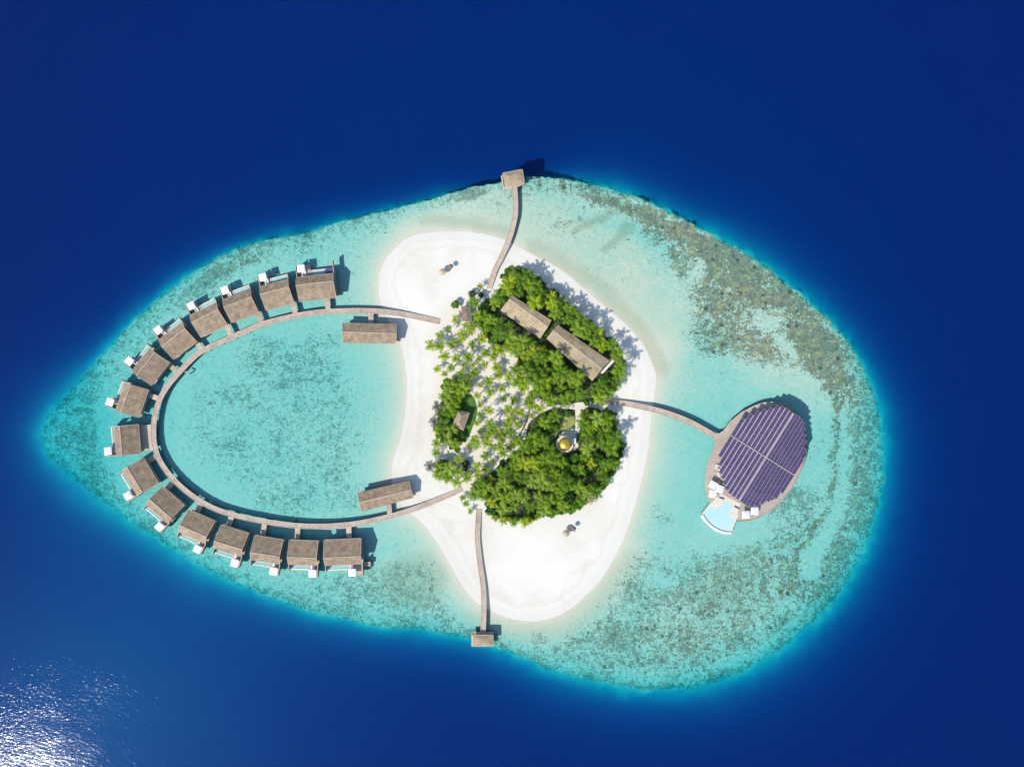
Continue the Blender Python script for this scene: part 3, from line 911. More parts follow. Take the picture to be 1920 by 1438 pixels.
where = [f'the {ORD[i]} arc villa from the upper right' for i in range(15)]
nind = 0
for i, (v, Wd, D) in enumerate(villa_frames):
    th = v.rotation_euler.z; ca, sa = math.cos(th), math.sin(th)

    def at(x, y):
        return (v.location.x + ca * x - sa * y, v.location.y + sa * x + ca * y, DZ)
    hw_ = Wd / 2; y1 = D / 2
    xx = {0: -4.9, 14: -2.9}.get(i, -hw_ + 1.85)
    place(par0, i == 0, at(xx, y1 + 3.2), th, f'white square parasol on the sea deck of {where[i]}', 'white parasols on the villa decks')
    for k, (dx, dy) in enumerate(((.1, .75), (1.05, .85))):
        place(lng0, i == 0 and k == 0, at(xx + dx - .2, y1 + dy + .7), th + R(random.uniform(-6, 6)),
              f'cream sun lounger {"nearer" if k == 1 else "farther from"} the pool on {where[i]}', 'cream sun loungers on the villa decks')
for k in range(4):
    v, Wd, D = villa_frames[0]; th = v.rotation_euler.z; ca, sa = math.cos(th), math.sin(th)
    x, y = Wd / 2 - .75 - k * .82, D / 2 + 1.2
    place(lng1, k == 0, (v.location.x + ca * x - sa * y, v.location.y + sa * x + ca * y, DZ + .06), th,
          f'indigo sun lounger of the upper right villa, {ORD[k]} from its long wall', 'indigo sun loungers of the upper right villa')


# ------------------------------------------------------------------ the two long pavilions over the lagoon
def gable(name, label, cat, e0a, e0b, ra, rb, e1a, e1b, ez, rz_, base, mat='roof', wall='darkwood', group=None, inset=.5, stilts=True, e1z=None, open_sides=False):
    """eave line 0, ridge and eave line 1, each from end a to end b, measured in the photograph"""
    e1z = e1z or ez
    P = [W(*e0a, ez), W(*e0b, ez), W(*ra, rz_), W(*rb, rz_), W(*e1a, e1z), W(*e1b, e1z)]
    c = (P[0] + P[1] + P[4] + P[5]) / 4; c.z = 0
    root = thing(name, label, cat, c, 0, group)
    L = [p - c for p in P]
    mb = MB().mat(mat)
    mb.slab([L[0], L[1], L[3], L[2]], .22)
    mb.slab([L[2] - Vector((0, 0, .008)), L[3] - Vector((0, 0, .008)), L[5], L[4]], .22)
    rf = mb.build('roof', root)
    d = (L[3] - L[2]).normalized(); nrm = Vector((-d.y, d.x, 0))
    mb = MB().mat('roof_cap'); mb.slab([L[2] - d * .05 - nrm * .16 + Vector((0, 0, .09)), L[3] + d * .05 - nrm * .16 + Vector((0, 0, .09)), L[3] + d * .05 + nrm * .16 + Vector((0, 0, .09)), L[2] - d * .05 + nrm * .16 + Vector((0, 0, .09))], .1); mb.build('ridge_cap', rf)
    for e, r_, f in ((L[0], L[2], L[4]), (L[1], L[3], L[5])):
        mb = MB().mat('roof_cap')
        s = -d if e is L[0] else d
        up = Vector((0, 0, .06))
        for p, q_ in ((e, r_), (f, r_)):
            mb.slab([p - s * .10 + up, p + s * .09 + up, q_ + s * .09 + up, q_ - s * .10 + up], .12)
        mb.build('barge_board', rf)
    # walls, inset below the eaves
    cen = sum(L, Vector()) / 6
    def ins(p, k):
        q = p.copy(); dd = Vector((cen.x - p.x, cen.y - p.y, 0)); return q + dd.normalized() * k
    corners = [ins(L[0], inset * 1.5), ins(L[1], inset * 1.5), ins(L[5], inset * 1.5), ins(L[4], inset * 1.5)]
    mb = MB().mat(wall)
    mid = [ins(L[2], inset), ins(L[3], inset)]
    top = min(ez, e1z) - .12
    mb.prism([(p.x, p.y) for p in corners], base + .005, top)
    for a, b, r_ in ((corners[0], corners[3], mid[0]), (corners[1], corners[2], mid[1])):
        a2, b2 = Vector((a.x, a.y, top + .002)), Vector((b.x, b.y, top + .002)); t2 = Vector((r_.x, r_.y, rz_ - .35))
        off = Vector((cen.x - r_.x, cen.y - r_.y, 0)).normalized() * .2
        lo = [a2, b2, t2]; hi = [p + off for p in lo]
        mb.hull(lo, hi)
    mb.build('wall', root)
    if stilts:
        mb = MB().mat('deck')
        k = 1.0
        mb.prism([(p.x, p.y) for p in (ins(L[0], .25), ins(L[1], .25), ins(L[5], .25), ins(L[4], .25))], base - .22, base)
        mb.build('deck', root)
        for u in np.linspace(.06, .94, 5):
            for a, b in ((corners[0], corners[1]), (corners[3], corners[2])):
                p = a.lerp(b, float(u)); link('pile', PILE, root, (p.x, p.y, base - .22))
    return root, L


p1, L1 = gable('long_pavilion', 'long gable roofed pavilion at the upper right of the enclosed lagoon', 'pavilion', (642.6, 605), (742.7, 607.1), (641.8, 622.2), (743.3, 625.8), (642.6, 642.6), (742.7, 644.7),
               3.7, 5.0, DZ, group='long pavilions over the lagoon')
p2, L2 = gable('long_pavilion', 'long gable roofed pavilion at the lower right of the enclosed lagoon', 'pavilion', (670.6, 923.8), (766.6, 900.9), (673.9, 942.3), (770.9, 918.8), (677.9, 959.3), (774.9, 933.2),
               3.7, 5.0, DZ, group='long pavilions over the lagoon')
for root, a, b in ((p1, (695.5, 587), (695.5, 607.5)), (p2, (731, 969), (729, 946))):
    A, B_ = W(*a, DZ) - root.location, W(*b, DZ) - root.location
    d = (B_ - A); d.z = 0; d.normalize(); n_ = Vector((-d.y, d.x, 0)) * .95
    mb = MB().mat('deck'); mb.prism([((A + n_).x, (A + n_).y), ((A - n_).x, (A - n_).y), ((B_ - n_).x, (B_ - n_).y), ((B_ + n_).x, (B_ + n_).y)], DZ - .23, DZ - .012); mb.build('entrance_bridge', root)


# ------------------------------------------------------------------ jetty-head pavilions
def jetty_head(label, roof_q, deck_q, zr, extra=None):
    D_ = [W(*p, DZ) for p in deck_q]; c = sum(D_, Vector()) / len(D_); c.z = 0
    root = thing('jetty_pavilion', label, 'pavilion', c, 0, 'small pavilions at the jetty heads')
    mb = MB().mat('deck'); mb.prism([((p - c).x, (p - c).y) for p in D_], DZ - .25, DZ + .01); mb.build('deck', root)
    Rf = [W(*p, zr) - c for p in roof_q]
    cen = sum(Rf, Vector()) / len(Rf)
    mb = MB().mat('roof_pale')
    apex = [p.lerp(cen, .55) + Vector((0, 0, .5)) for p in Rf]
    mb.hull([p - Vector((0, 0, .25)) for p in Rf], Rf) if True else None
    mb.hull([p + Vector((0, 0, .003)) for p in Rf], apex)
    rf = mb.build('roof', root)
    mb = MB().mat('edge')
    for i in range(4):
        a, b = Rf[i], Rf[(i + 1) % 4]; d = (b - a).normalized()
        n_ = Vector((-d.y, d.x, 0))
        m_ = (a + b) / 2
        if (m_ - cen).dot(n_) < 0: n_ = -n_
        mb.slab([a + n_ * .02 + Vector((0, 0, .05)), b + n_ * .02 + Vector((0, 0, .05)), b + n_ * .16 + Vector((0, 0, .05)), a + n_ * .16 + Vector((0, 0, .05))], .22)
    mb.build('fascia', rf)
    for p in Rf:
        q = p.lerp(cen, .14)
        mb = MB().mat('darkwood'); mb.box((q.x, q.y, (DZ + zr) / 2 - .1), (.2, .2, zr - DZ - .3)); mb.build('post', root)
    for p in D_:
        q = (p - c) * .85
        link('pile', PILE, root, (q.x, q.y, DZ - .25))
    if extra:
        extra(root, c)
    return root


def bench(root, c, a, b, z=.45):
    A, B_ = W(*a, DZ) - c, W(*b, DZ) - c
    d = (B_ - A).normalized(); n_ = Vector((-d.y, d.x, 0)) * .22
    mb = MB().mat('edge'); mb.prism([((A + n_).x, (A + n_).y), ((B_ + n_).x, (B_ + n_).y), ((B_ - n_).x, (B_ - n_).y), ((A - n_).x, (A - n_).y)], DZ + .012, DZ + z); mb.build('bench', root)


jetty_head('small square roofed pavilion at the head of the upper jetty, beside deep water', [(942.6, 325.2), (978.9, 318.3), (983.4, 343.5), (947.5, 348.5)],
           [(939, 329.6), (943.5, 356), (963, 354), (983.5, 345.5), (979, 320)], 3.5, lambda r, c: bench(r, c, (940.6, 332), (943.6, 352)))
jetty_head('small oblong flat roofed pavilion at the foot of the lower jetty', [(886.8, 1190.8), (924.3, 1190.8), (924.3, 1210), (886.8, 1210)],
           [(884, 1184.8), (925.2, 1184.8), (925.2, 1211.6), (884, 1211.6)], 3.5, lambda r, c: bench(r, c, (885.4, 1188), (885.4, 1210)))


# ------------------------------------------------------------------ solar pavilion
def solar():
    ZC = (1436.5, 857.8)
    RZ, EZ = 6.5, 4.6
    zm = lambda x, y, h: W(1280 + x / 4.7925, 720 + y / 4.7925, h)
    deck_px = [(800, 160), (890, 172), (975, 222), (1050, 305), (1095, 410), (1110, 540), (1092, 680), (1050, 800), (985, 920), (900, 1030), (800, 1125), (690, 1192), (590, 1225), (490, 1230),
               (500, 1130), (520, 1075), (345, 985), (300, 1030), (245, 1082), (215, 1000), (197, 900), (205, 800), (232, 685), (285, 565), (292, 525), (275, 478), (290, 440), (330, 442), (365, 418), (430, 332), (530, 250), (650, 190), (725, 165)]
    c = W(*ZC, 0)
    root = thing('solar_pavilion', 'oval overwater pavilion roofed with rows of solar panels at the right of the island', 'pavilion', c)
    l = lambda x, y, h: zm(x, y, h) - c
    mb = MB().mat('deck_gray')
    mb.prism([tuple(l(x, y, DZ))[:2] for x, y in deck_px], DZ - .3, DZ)
    dk = mb.build('deck', root)
    ring = [l(x, y, DZ) for x, y in deck_px[:14]]
    mb = MB().mat('edge')
    arr = spline([tuple(p)[:2] for p in ring], 1.5)
    for i in range(len(arr) - 1):
        a, b = Vector((*arr[i], 0)), Vector((*arr[i + 1], 0)); d = (b - a).normalized(); n_ = Vector((-d.y, d.x, 0))
        mb.prism([((a).x, a.y), (b.x, b.y), ((b + n_ * .14).x, (b + n_ * .14).y), ((a + n_ * .14).x, (a + n_ * .14).y)], DZ + .003, DZ + .35)
    mb.build('kerb', dk)
    for i in range(0, len(arr), 3):
        link('pile', PILE, root, (arr[i][0] * .95, arr[i][1] * .95, DZ - .3))
    # outline of the roof along its axis a, at offset w across it (zoomed photograph units)
    up = [(-376, 166), (-332, 229), (-294, 300), (-266, 330), (-229, 365), (-194, 404), (-166, 433), (-129, 468), (-73, 474), (2, 467), (60, 470), (108, 457), (154, 403), (185, 363), (210, 332), (241, 293), (259, 227), (287, 162), (300, 110)]
    dn = [(-376, -190), (-330, -254), (-297, -316), (-262, -353), (-212, -382), (-164, -433), (-90, -458), (4, -458), (104, -466), (170, -402), (204, -344), (233, -315), (257, -259), (286, -193), (300, -60)]
    A = np.array([0.5295, -0.848]); Bv = np.array([0.847, 0.532])
    def pt(s, w, h):
        q = np.array([750, 660]) + A * s + Bv * w
        return l(q[0], q[1], h)
    hz = lambda w: RZ - (RZ - EZ) * (abs(w) / (376 if w < 0 else 300)) ** 1.0
    fu = lambda w: float(np.interp(w, [u[0] for u in up], [u[1] for u in up]))
    fd = lambda w: float(np.interp(w, [u[0] for u in dn], [u[1] for u in dn]))
    # roof body under the panels
    mb = MB().mat('sheet')
    rows = []
    nl, nr = 9, 9
    wl = np.linspace(-376, 0, nl + 1); wr = np.linspace(0, 300, nr + 1)
    strips = [(wl[i], wl[i + 1]) for i in range(nl)] + [(wr[i], wr[i + 1]) for i in range(nr)]
    for w0, w1 in strips:
        s1, s0 = fu((w0 + w1) / 2), fd((w0 + w1) / 2)
        q = [pt(s0, w0, hz(w0)), pt(s0, w1, hz(w1)), pt(s1, w1, hz(w1)), pt(s1, w0, hz(w0))]
        mb.slab(q, .25)
    roof = mb.build('roof', root)
    mb = MB().mat('sheet')
    mb.slab([pt(fd(0), -8, RZ + .16), pt(fd(0), 8, RZ + .16), pt(fu(0), 8, RZ + .16), pt(fu(0), -8, RZ + .16)], .12)
    mb.build('ridge_cap', roof)
    mb = MB().mat('sheet')
    for w0, w1 in ((-368, -8), (8, 294)):
        mb.slab([pt(-4.5, w0, hz(w0) + .36), pt(-4.5, w1, hz(w1) + .36), pt(4.5, w1, hz(w1) + .36), pt(4.5, w0, hz(w0) + .36)], .1)
    mb.build('cross_walkway', roof)
    # panel rows: each row lies in its own frame so that the module joints run along it
    ang = math.atan2(-A[1], A[0])
    for k, (w0, w1) in enumerate(strips):
        left = k < nl
        s1, s0 = fu((w0 + w1) / 2), fd((w0 + w1) / 2)
        gap_ = 0.215 if left else 0.10
        wa, wb = (w0 + (w1 - w0) * .06, w1 - (w1 - w0) * gap_) if left else (w0 + (w1 - w0) * gap_, w1 - (w1 - w0) * .06)
        if k == nl - 1: wb -= 4
        if k == nl: wa += 4
        for sa, sb in ((s0 + 5, -8), (8, s1 - 5)):
            tilt = 0.10
            za, zb = (hz(wa) + .16, hz(wb) + .16 + (tilt if left else -0)) if left else (hz(wa) + .2, hz(wb) + .14)
            q = [pt(sa, wa, za), pt(sb, wa, za), pt(sb, wb, zb), pt(sa, wb, zb)]
            mid = sum(q, Vector()) / 4
            rot = Matrix.Rotation(-ang, 3, 'Z')
            mb = MB().mat('solar')
            mb.slab([rot @ (p - mid) for p in q], .06)
            o = mb.build('solar_panel_row', root)
            o.location = mid; o.rotation_euler = (0, 0, ang)
    # glazed walls under the roof
    mb = MB().mat('glass')
    oval = []
    for w in np.linspace(-300, 235, 14): oval.append(pt(fu(w) * .86, w, 0))
    for w in np.linspace(235, -300, 14): oval.append(pt(fd(w) * .86, w, 0))
    mb.prism([(p.x, p.y) for p in oval], DZ + .004, EZ - .4)
    mb.build('glazed_wall', root)
    # pool terrace
    pool = [(190, 1170), (245, 1083), (340, 985), (528, 1078), (505, 1140), (480, 1215), (425, 1318), (330, 1300), (260, 1252)]
    base = [(158, 1185), (243, 1078), (338, 978), (534, 1076), (512, 1140), (487, 1215), (432, 1350), (385, 1347), (330, 1335), (280, 1310), (235, 1278), (195, 1235)]
    mb = MB().mat('cream'); mb.prism([tuple(l(x, y, DZ))[:2] for x, y in base], DZ - 1.2, DZ - .03); terr = mb.build('pool_terrace', root)
    wtr = [(188, 1168), (243, 1092), (262, 1110), (310, 1113), (345, 1098), (358, 1070), (375, 1055), (400, 1050), (450, 1078), (465, 1090), (430, 1130), (424, 1170), (440, 1205), (470, 1212), (432, 1320), (385, 1318), (335, 1305), (285, 1278), (235, 1235)]
    mb = MB().mat('bigpool'); mb.prism([tuple(l(x, y, DZ))[:2] for x, y in wtr], DZ - .4, DZ - .02); mb.build('pool_water', terr)
    outer = spline([(158, 1185), (195, 1235), (235, 1278), (280, 1310), (330, 1335), (385, 1347), (432, 1350)], 15)
    inner = spline([(188, 1168), (218, 1215), (255, 1253), (297, 1283), (340, 1305), (390, 1318), (434, 1320)], 15)
    inner2 = spline([(182, 1172), (213, 1220), (251, 1260), (293, 1290), (338, 1313), (389, 1326), (434, 1328)], 15)
    mb = MB().mat('whitewall')
    k = min(len(outer), len(inner2))
    o2 = outer[np.linspace(0, len(outer) - 1, 20).round().astype(int)]; i2 = inner2[np.linspace(0, len(inner2) - 1, 20).round().astype(int)]
    mb.prism([tuple(l(x, y, DZ))[:2] for x, y in list(o2) + list(i2[::-1])], DZ - .026, DZ + .35)
    mb.build('pool_rim', terr)
    cells = []
    for (x, y) in ((275, 908), (337, 945), (275, 988), (650, 1142), (573, 1176)):
        cells.append(zm(x, y, DZ + 2.5))
    spots = [('uppermost of the three left of the pool', 0), ('right one of the three left of the pool', 1),
             ('lowest of the three left of the pool', 2), ('upper one right of the pool', 3), ('lower one right of the pool', 4)]
    for t, i in spots:
        p = cells[i]
        place(par0, False, (p.x, p.y, DZ), R(-28 + 8 * i), f'white parasol on the solar deck, {t}', 'white parasols on the solar pavilion deck', 1.0)
    for i, (x, y, t) in enumerate(((338, 1022, 'left one of the left pair'), (360, 1028, 'right one of the left pair'), (476, 1104, 'left one of the right pair'), (496, 1114, 'right one of the right pair'))):
        p = zm(x, y, DZ)
        place(lng1, False, (p.x, p.y, DZ - .03), R(60), f'dark sun lounger on the solar pool shelf, {t}', 'dark sun loungers on the pool shelves', 0.6)
    for i, (x, y, t) in enumerate(((298, 742, 'uppermost'), (322, 812, 'middle'), (330, 770, 'closest to the panels'))):
        p = zm(x, y, DZ)
        place(lng0, False, (p.x, p.y, DZ), R(-20 + 40 * i), f'cream lounger left of the solar panels, {t}', 'cream loungers on the solar pavilion deck', 0.8)
    return root


solar()

# ------------------------------------------------------------------ island buildings
G = 1.3
b1, LB1 = gable('long_house', 'long shingle gabled house in the grove, the upper left one of the two', 'house', (937.8, 582.7), (1012, 634.5), (955.3, 561), (1027, 612.8), (959.5, 553.5), (1033.8, 600.2),
                4.6, 6.2, G, 'roof_pale', 'darkwood', 'long houses in the grove', .5, False, 5.5)
b2, LB2 = gable('long_house', 'long gabled house in the grove, lower right one, with a pale end wall', 'house', (1025.4, 635.3), (1110, 714), (1037.5, 619.2), (1128.3, 691), (1046.5, 609.4), (1142.8, 676),
                4.6, 6.2, G, 'roof_pale', 'darkwood', 'long houses in the grove', .5, False, 5.3)
A_, B_ = W(1128.5, 699, 3.9) - b2.location, W(1150.5, 675.5, 3.9) - b2.location
d = (B_ - A_).normalized(); n_ = Vector((-d.y, d.x, 0)) * .45
mb = MB().mat('whitewall'); mb.prism([((A_ + n_).x, (A_ + n_).y), ((B_ + n_).x, (B_ + n_).y), ((B_ - n_).x, (B_ - n_).y), ((A_ - n_).x, (A_ - n_).y)], G + .01, 3.9)
mb.build('end_wall', b2)


def hip_house():
    cr = [(858.5, 768.5), (881, 773.5), (869.3, 807.7), (848.4, 796)]
    ez, rz_ = 4.0, 5.4
    P = [W(*p, ez) for p in cr]; r0, r1 = W(865.1, 780, rz_), W(861.6, 793, rz_)
    c = sum(P, Vector()) / 4; c.z = 0
    root = thing('hipped_house', 'small beige hip roofed house on the green lawn at the left of the clearing', 'house', c)
    P = [p - c for p in P]; r0 -= c; r1 -= c
    mb = MB().mat('roof_pale')
    for f in ([P[0], r0, P[1]], [P[1], r0, r1, P[2]], [P[2], r1, P[3]], [P[3], r1, r0, P[0]]):
        mb.face(f)
    mb.hull([p - Vector((0, 0, .2)) for p in P][::-1], [p - Vector((0, 0, .004)) for p in P][::-1])
    rf = mb.build('roof', root)
    mb = MB().mat('roof_cap'); mb.tube([r0 + Vector((0, 0, .03)), r1 + Vector((0, 0, .03))], [.12, .12], 6); mb.build('ridge_cap', rf)
    mb = MB().mat('whitewall'); mb.prism([(p.x * .86, p.y * .86) for p in P], G + .005, ez - .21); wl_ = mb.build('wall', root)
    mb = MB().mat('darkwood'); q = (P[3] + P[2]) / 2 * .87; d = (P[2] - P[3]); mb.box((q.x, q.y, G + 1.1), (1.2, .12, 2.1), math.atan2(d.y, d.x)); mb.build('door', wl_)


hip_house()


def brown_hut():
    P = [W(*p, 3.6) for p in ((864.5, 574), (882.5, 576.5), (885.5, 604), (866.5, 602))]
    c = sum(P, Vector()) / 4; c.z = 0
    root = thing('thatched_hut', 'small brown thatched hut among palms at the upper left edge of the grove', 'hut', c)
    P = [p - c for p in P]
    r0, r1 = (P[0] + P[1]) / 2 + Vector((0, 0, 1.2)), (P[2] + P[3]) / 2 + Vector((0, 0, 1.2))
    mb = MB().mat('thatch_and_shade'); mb.slab([P[0], r0, r1, P[3]], .2); mb.mat('thatch'); mb.slab([r0 - Vector((0, 0, .01)), P[1], P[2], r1 - Vector((0, 0, .01))], .2)
    mb.build('roof', root)
    mb = MB().mat('darkwood'); mb.prism([(p.x * .82, p.y * .82) for p in P], G + .005, 3.4); mb.build('wall', root)


brown_hut()


def dome():
    zt = 4.2
    c = W(1058.8, 832.8, zt); c.z = 0
    root = thing('domed_pavilion', 'white octagonal pavilion with a shining golden dome in the lower grove', 'pavilion', c)
    oct_ = lambda r, n=8, o=0.39: [(r * math.cos(2 * math.pi * k / n + o), r * math.sin(2 * math.pi * k / n + o)) for k in range(n)]
    mb = MB().mat('whitewall'); mb.prism(oct_(2.95), G + .006, zt - .3); mb.build('wall', root)
    mb = MB().mat('cream'); mb.prism(oct_(3.3), zt - .295, zt); mb.build('cornice', root)
    mb = MB().mat('gold')
    seg, rg = 40, 14
    rr, hh = 2.42, 2.1
    base = len(mb.v)
    prof = [(rr, zt + .004), (rr, zt + .25)] + [(rr * math.cos(t), zt + .25 + hh * math.sin(t)) for t in np.linspace(0.05, math.pi / 2 - .03, rg)]
    for r_, z in prof:
        for k in range(seg):
            mb.v.append((r_ * math.cos(2 * math.pi * k / seg), r_ * math.sin(2 * math.pi * k / seg), z))
    for i in range(len(prof) - 1):
        for k in range(seg):
            k2 = (k + 1) % seg
            mb.f.append((i * seg + k, i * seg + k2, (i + 1) * seg + k2, (i + 1) * seg + k)); mb.mi.append(0)
    mb.f.append(tuple((len(prof) - 1) * seg + k for k in range(seg))); mb.mi.append(0)
    dm = mb.build('dome', root, True)
    mb = MB().mat('gold'); mb.tube([(0, 0, zt + .25 + hh - .02), (0, 0, zt + hh + .75)], [.09, .02], 8); mb.build('finial', dm)
    p = W(1075, 827.5, 3.6) - c
    mb = MB().mat('whitewall'); mb.box((p.x, p.y, (G + 3.6) / 2), (1.9, 2.0, 3.6 - G - .012), R(8)); mb.build('entrance_porch', root)


dome()


# ------------------------------------------------------------------ beach umbrellas
def beach_umbrella(px, py, r, label, mat, h=2.3, grp='umbrellas on the beach'):
    p = W(px, py, G + h)
    root = thing('beach_umbrella', label, 'umbrella', (p.x, p.y, gz(p.x, p.y)), 0, grp)
    mb = MB().mat(mat); n = 14
    apex = (0, 0, h + .55)
    rim = [(r * math.cos(2 * math.pi * k / n) * (1 + .04 * (k % 2)), r * math.sin(2 * math.pi * k / n) * (1 + .04 * (k % 2)), h - .1) for k in range(n)]
    low = [(x * .97, y * .97, z - .22) for x, y, z in rim]
    for k in range(n):
        mb.face([rim[k], rim[(k + 1) % n], apex]); mb.face([low[k], low[(k + 1) % n], rim[(k + 1) % n], rim[k]])
    mb.build('canopy', root)
    mb = MB().mat('bark'); mb.tube([(0, 0, -.3), (0, 0, h + .4)], [.07, .06], 7); mb.build('pole', root)


for px, py, r, t, mt in ((829.5, 509.5, 1.25, 'round thatched umbrella on the open upper left beach', 'thatch'), (845, 499.5, .9, 'small dark umbrella standing in for a shadow on the open upper left beach', 'thatch_and_shade'),  # small dark ones take the place of shadows cast by white umbrellas
                         (1062, 999.5, 1.3, 'round thatched umbrella on the wide lower beach', 'thatch'), (1076, 991, .85, 'small dark umbrella standing in for a shadow on the wide lower beach', 'thatch_and_shade'),
                         (1106.5, 940, 1.25, 'larger round brown umbrella at the lower right edge of the grove', 'thatch'), (1117, 931.5, .85, 'small dark umbrella standing in for a shadow at the lower right edge of the grove', 'thatch_and_shade')):
    beach_umbrella(px, py, r, t, mt)
for k, (px, py, t) in enumerate(((839.5, 503.5, 'beside the thatched umbrella of the upper left beach'), (1073, 996, 'beside the thatched umbrella of the lower beach'), (1112, 942, 'beside the brown umbrella at the grove edge'))):
    p = W(px, py, G)
    place(lng0, False, (p.x, p.y, gz(p.x, p.y)), R(40 + 30 * k), f'cream sun lounger {t}', 'cream sun loungers on the beach', .8)

# ------------------------------------------------------------------ vegetation
def quad_mesh(name, verts, faces, mat):
    me = bpy.data.meshes.new(name); me.from_pydata([tuple(v) for v in verts], [], faces); me.materials.append(M[mat]); me.update(); return me


def palm_crown(seed, mat, n=15, rad=1.9):
    r = random.Random(seed); V = []; F = []
    for i in range(n):
        ph = 2 * math.pi * (i * 0.382 + r.uniform(-.05, .05)); low = i / n
        el = 0.95 - 1.35 * low + r.uniform(-.12, .12); L = rad * r.uniform(.85, 1.15) * (1.12 - .1 * abs(low - .5))
        dirh = Vector((math.cos(ph), math.sin(ph), 0)); side = Vector((-math.sin(ph), math.cos(ph), 0))
        pts = []; p = Vector((0, 0, 0)); e = el; seg = 8
        for k in range(seg + 1):
            pts.append(p.copy()); p = p + (dirh * math.cos(e) + Vector((0, 0, 1)) * math.sin(e)) * (L * 1.12 / seg); e -= (.16 + .05 * low)
        for k in range(seg):        # rachis
            a, b = pts[k], pts[k + 1]; w = .05 * (1 - k / seg) + .012; m = len(V)
            V += [a - side * w, a + side * w, b + side * w * .8, b - side * w * .8]; F.append((m, m + 1, m + 2, m + 3))
        for k in range(1, 13):
            t = k / 13; f = t * seg; q = pts[int(f)].lerp(pts[min(int(f) + 1, seg)], f - int(f))
            tg = (pts[min(int(f) + 1, seg)] - pts[int(f)]).normalized()
            ll = L * .40 * math.sin(math.pi * (.12 + .82 * t)) ** .7 * r.uniform(.8, 1.1)
            for s in (-1, 1):
                d = (tg * (.45 + .55 * t) + side * s * (1 - .35 * t) + Vector((0, 0, -.35 + r.uniform(-.15, .15)))).normalized()
                w = tg * (.078 * L / 1.9)
                tip = q + d * ll + Vector((0, 0, -.05)); m = len(V)
                V += [q - w, q + w, tip + w * .25, tip - w * .25]; F.append((m, m + 1, m + 2, m + 3))
    return quad_mesh('crown', V, F, mat)


def palm_trunk(h, seed):
    r = random.Random(seed); lx = r.uniform(.2, 1.3)
    mb = MB().mat('bark')
    pts = [(lx * t * t, .08 * math.sin(3 * t), -.2 + (h + .2) * t) for t in np.linspace(0, 1, 7)]
    mb.tube(pts, [.19, .15, .135, .125, .115, .11, .12], 7)
    return mb.mesh('trunk'), lx


PALM = []
for hi, h in enumerate((3.7, 5.0, 6.5)):
    for vi in range(2):
        tm, lx = palm_trunk(h, 31 * hi + vi)
        for mt in ('palm', 'palm_golden', 'palm_yellow', 'palm_grey'):
            PALM.append((h, lx, tm, palm_crown(5 + 7 * hi + vi, mt, 12 + 3 * vi, 2.15), mt, hi))


def leaf_crown(seed, mat, n=460, flat=.72, zc=1.05, lumps=8, size=.17):
    r = random.Random(seed); V = []; F = []
    L = [(Vector((0, 0, .12)), .62)]
    for i in range(lumps):
        a = 2 * math.pi * (i + r.uniform(-.3, .3)) / lumps
        d = r.uniform(.42, .68)
        L.append((Vector((d * math.cos(a), d * math.sin(a), r.uniform(-.2, .22))), r.uniform(.28, .44)))
    for i in range(n):
        c, rr = L[r.randrange(len(L))]
        d = Vector((r.gauss(0, 1), r.gauss(0, 1), r.gauss(.25, 1))).normalized()
        p = c + d * rr * r.uniform(.72, 1.06)
        p = Vector((p.x, p.y, p.z * flat + zc))
        nn = (d + Vector((r.gauss(0, .45), r.gauss(0, .45), r.gauss(.2, .45)))).normalized()
        a = nn.orthogonal().normalized(); a = (Matrix.Rotation(r.uniform(0, 6.28), 3, nn) @ a); b = nn.cross(a)
        s = size * r.uniform(.65, 1.25); m = len(V)
        V += [p - a * s, p - b * s * .55 + nn * s * .12, p + a * s, p + b * s * .55 + nn * s * .12]; F.append((m, m + 1, m + 2, m + 3))
    return quad_mesh('crown', V, F, mat)


def tree_trunk(seed):
    r = random.Random(seed); mb = MB().mat('bark')
    mb.tube([(0, 0, -.1), (.02, .01, .4), (0, .02, .85)], [.09, .07, .05], 7)
    for i in range(4):
        a = 2 * math.pi * i / 4 + r.uniform(-.4, .4)
        mb.tube([(0, .01, .5 + .06 * i), (.28 * math.cos(a), .28 * math.sin(a), .85), (.52 * math.cos(a), .52 * math.sin(a), 1.08)], [.04, .028, .012], 5)
    return mb.mesh('trunk')


TREE = {mt: [(leaf_crown(41 + i, mt), tree_trunk(3 + i)) for i in range(3)] for mt in ('leaf', 'leaf_dark', 'leaf_yellow', 'leaf_bright')}
SHRUB = {}
for mt in ('leaf', 'leaf_dark', 'leaf_bright', 'leaf_yellow'):
    SHRUB[mt] = []
    for i in range(3):
        me = leaf_crown(71 + i, mt, 330, .6, .45, 6, .21); me.name = 'shrub'; SHRUB[mt].append(me)

palms, trees, shrubs = [], [], []


def add_palm(px, py, cls=None, scale=1.0, tone='palm', zone='clearing'):
    k = random.random()
    hi = cls if cls is not None else (0 if k < .3 else 1 if k < .75 else 2)
    cand = [q for q in PALM if q[5] == hi and q[4] == tone]
    h, lx, tm, cm, mt, _ = random.choice(cand)
    c = W(px, py, G + h * scale)
    a = random.uniform(0, 2 * math.pi)
    x, y = c.x - lx * scale * math.cos(a), c.y - lx * scale * math.sin(a)
    o = bpy.data.objects.new('coconut_palm', None); COL.objects.link(o); o.empty_display_size = .3
    o.location = (x, y, gz(x, y)); o.rotation_euler = (0, 0, a); o.scale = (scale,) * 3
    link('trunk', tm, o); link('crown', cm, o, (lx, 0, h - .02))
    o['category'] = 'palm tree'
    palms.append((o, px, py, hi, scale, tone, zone))


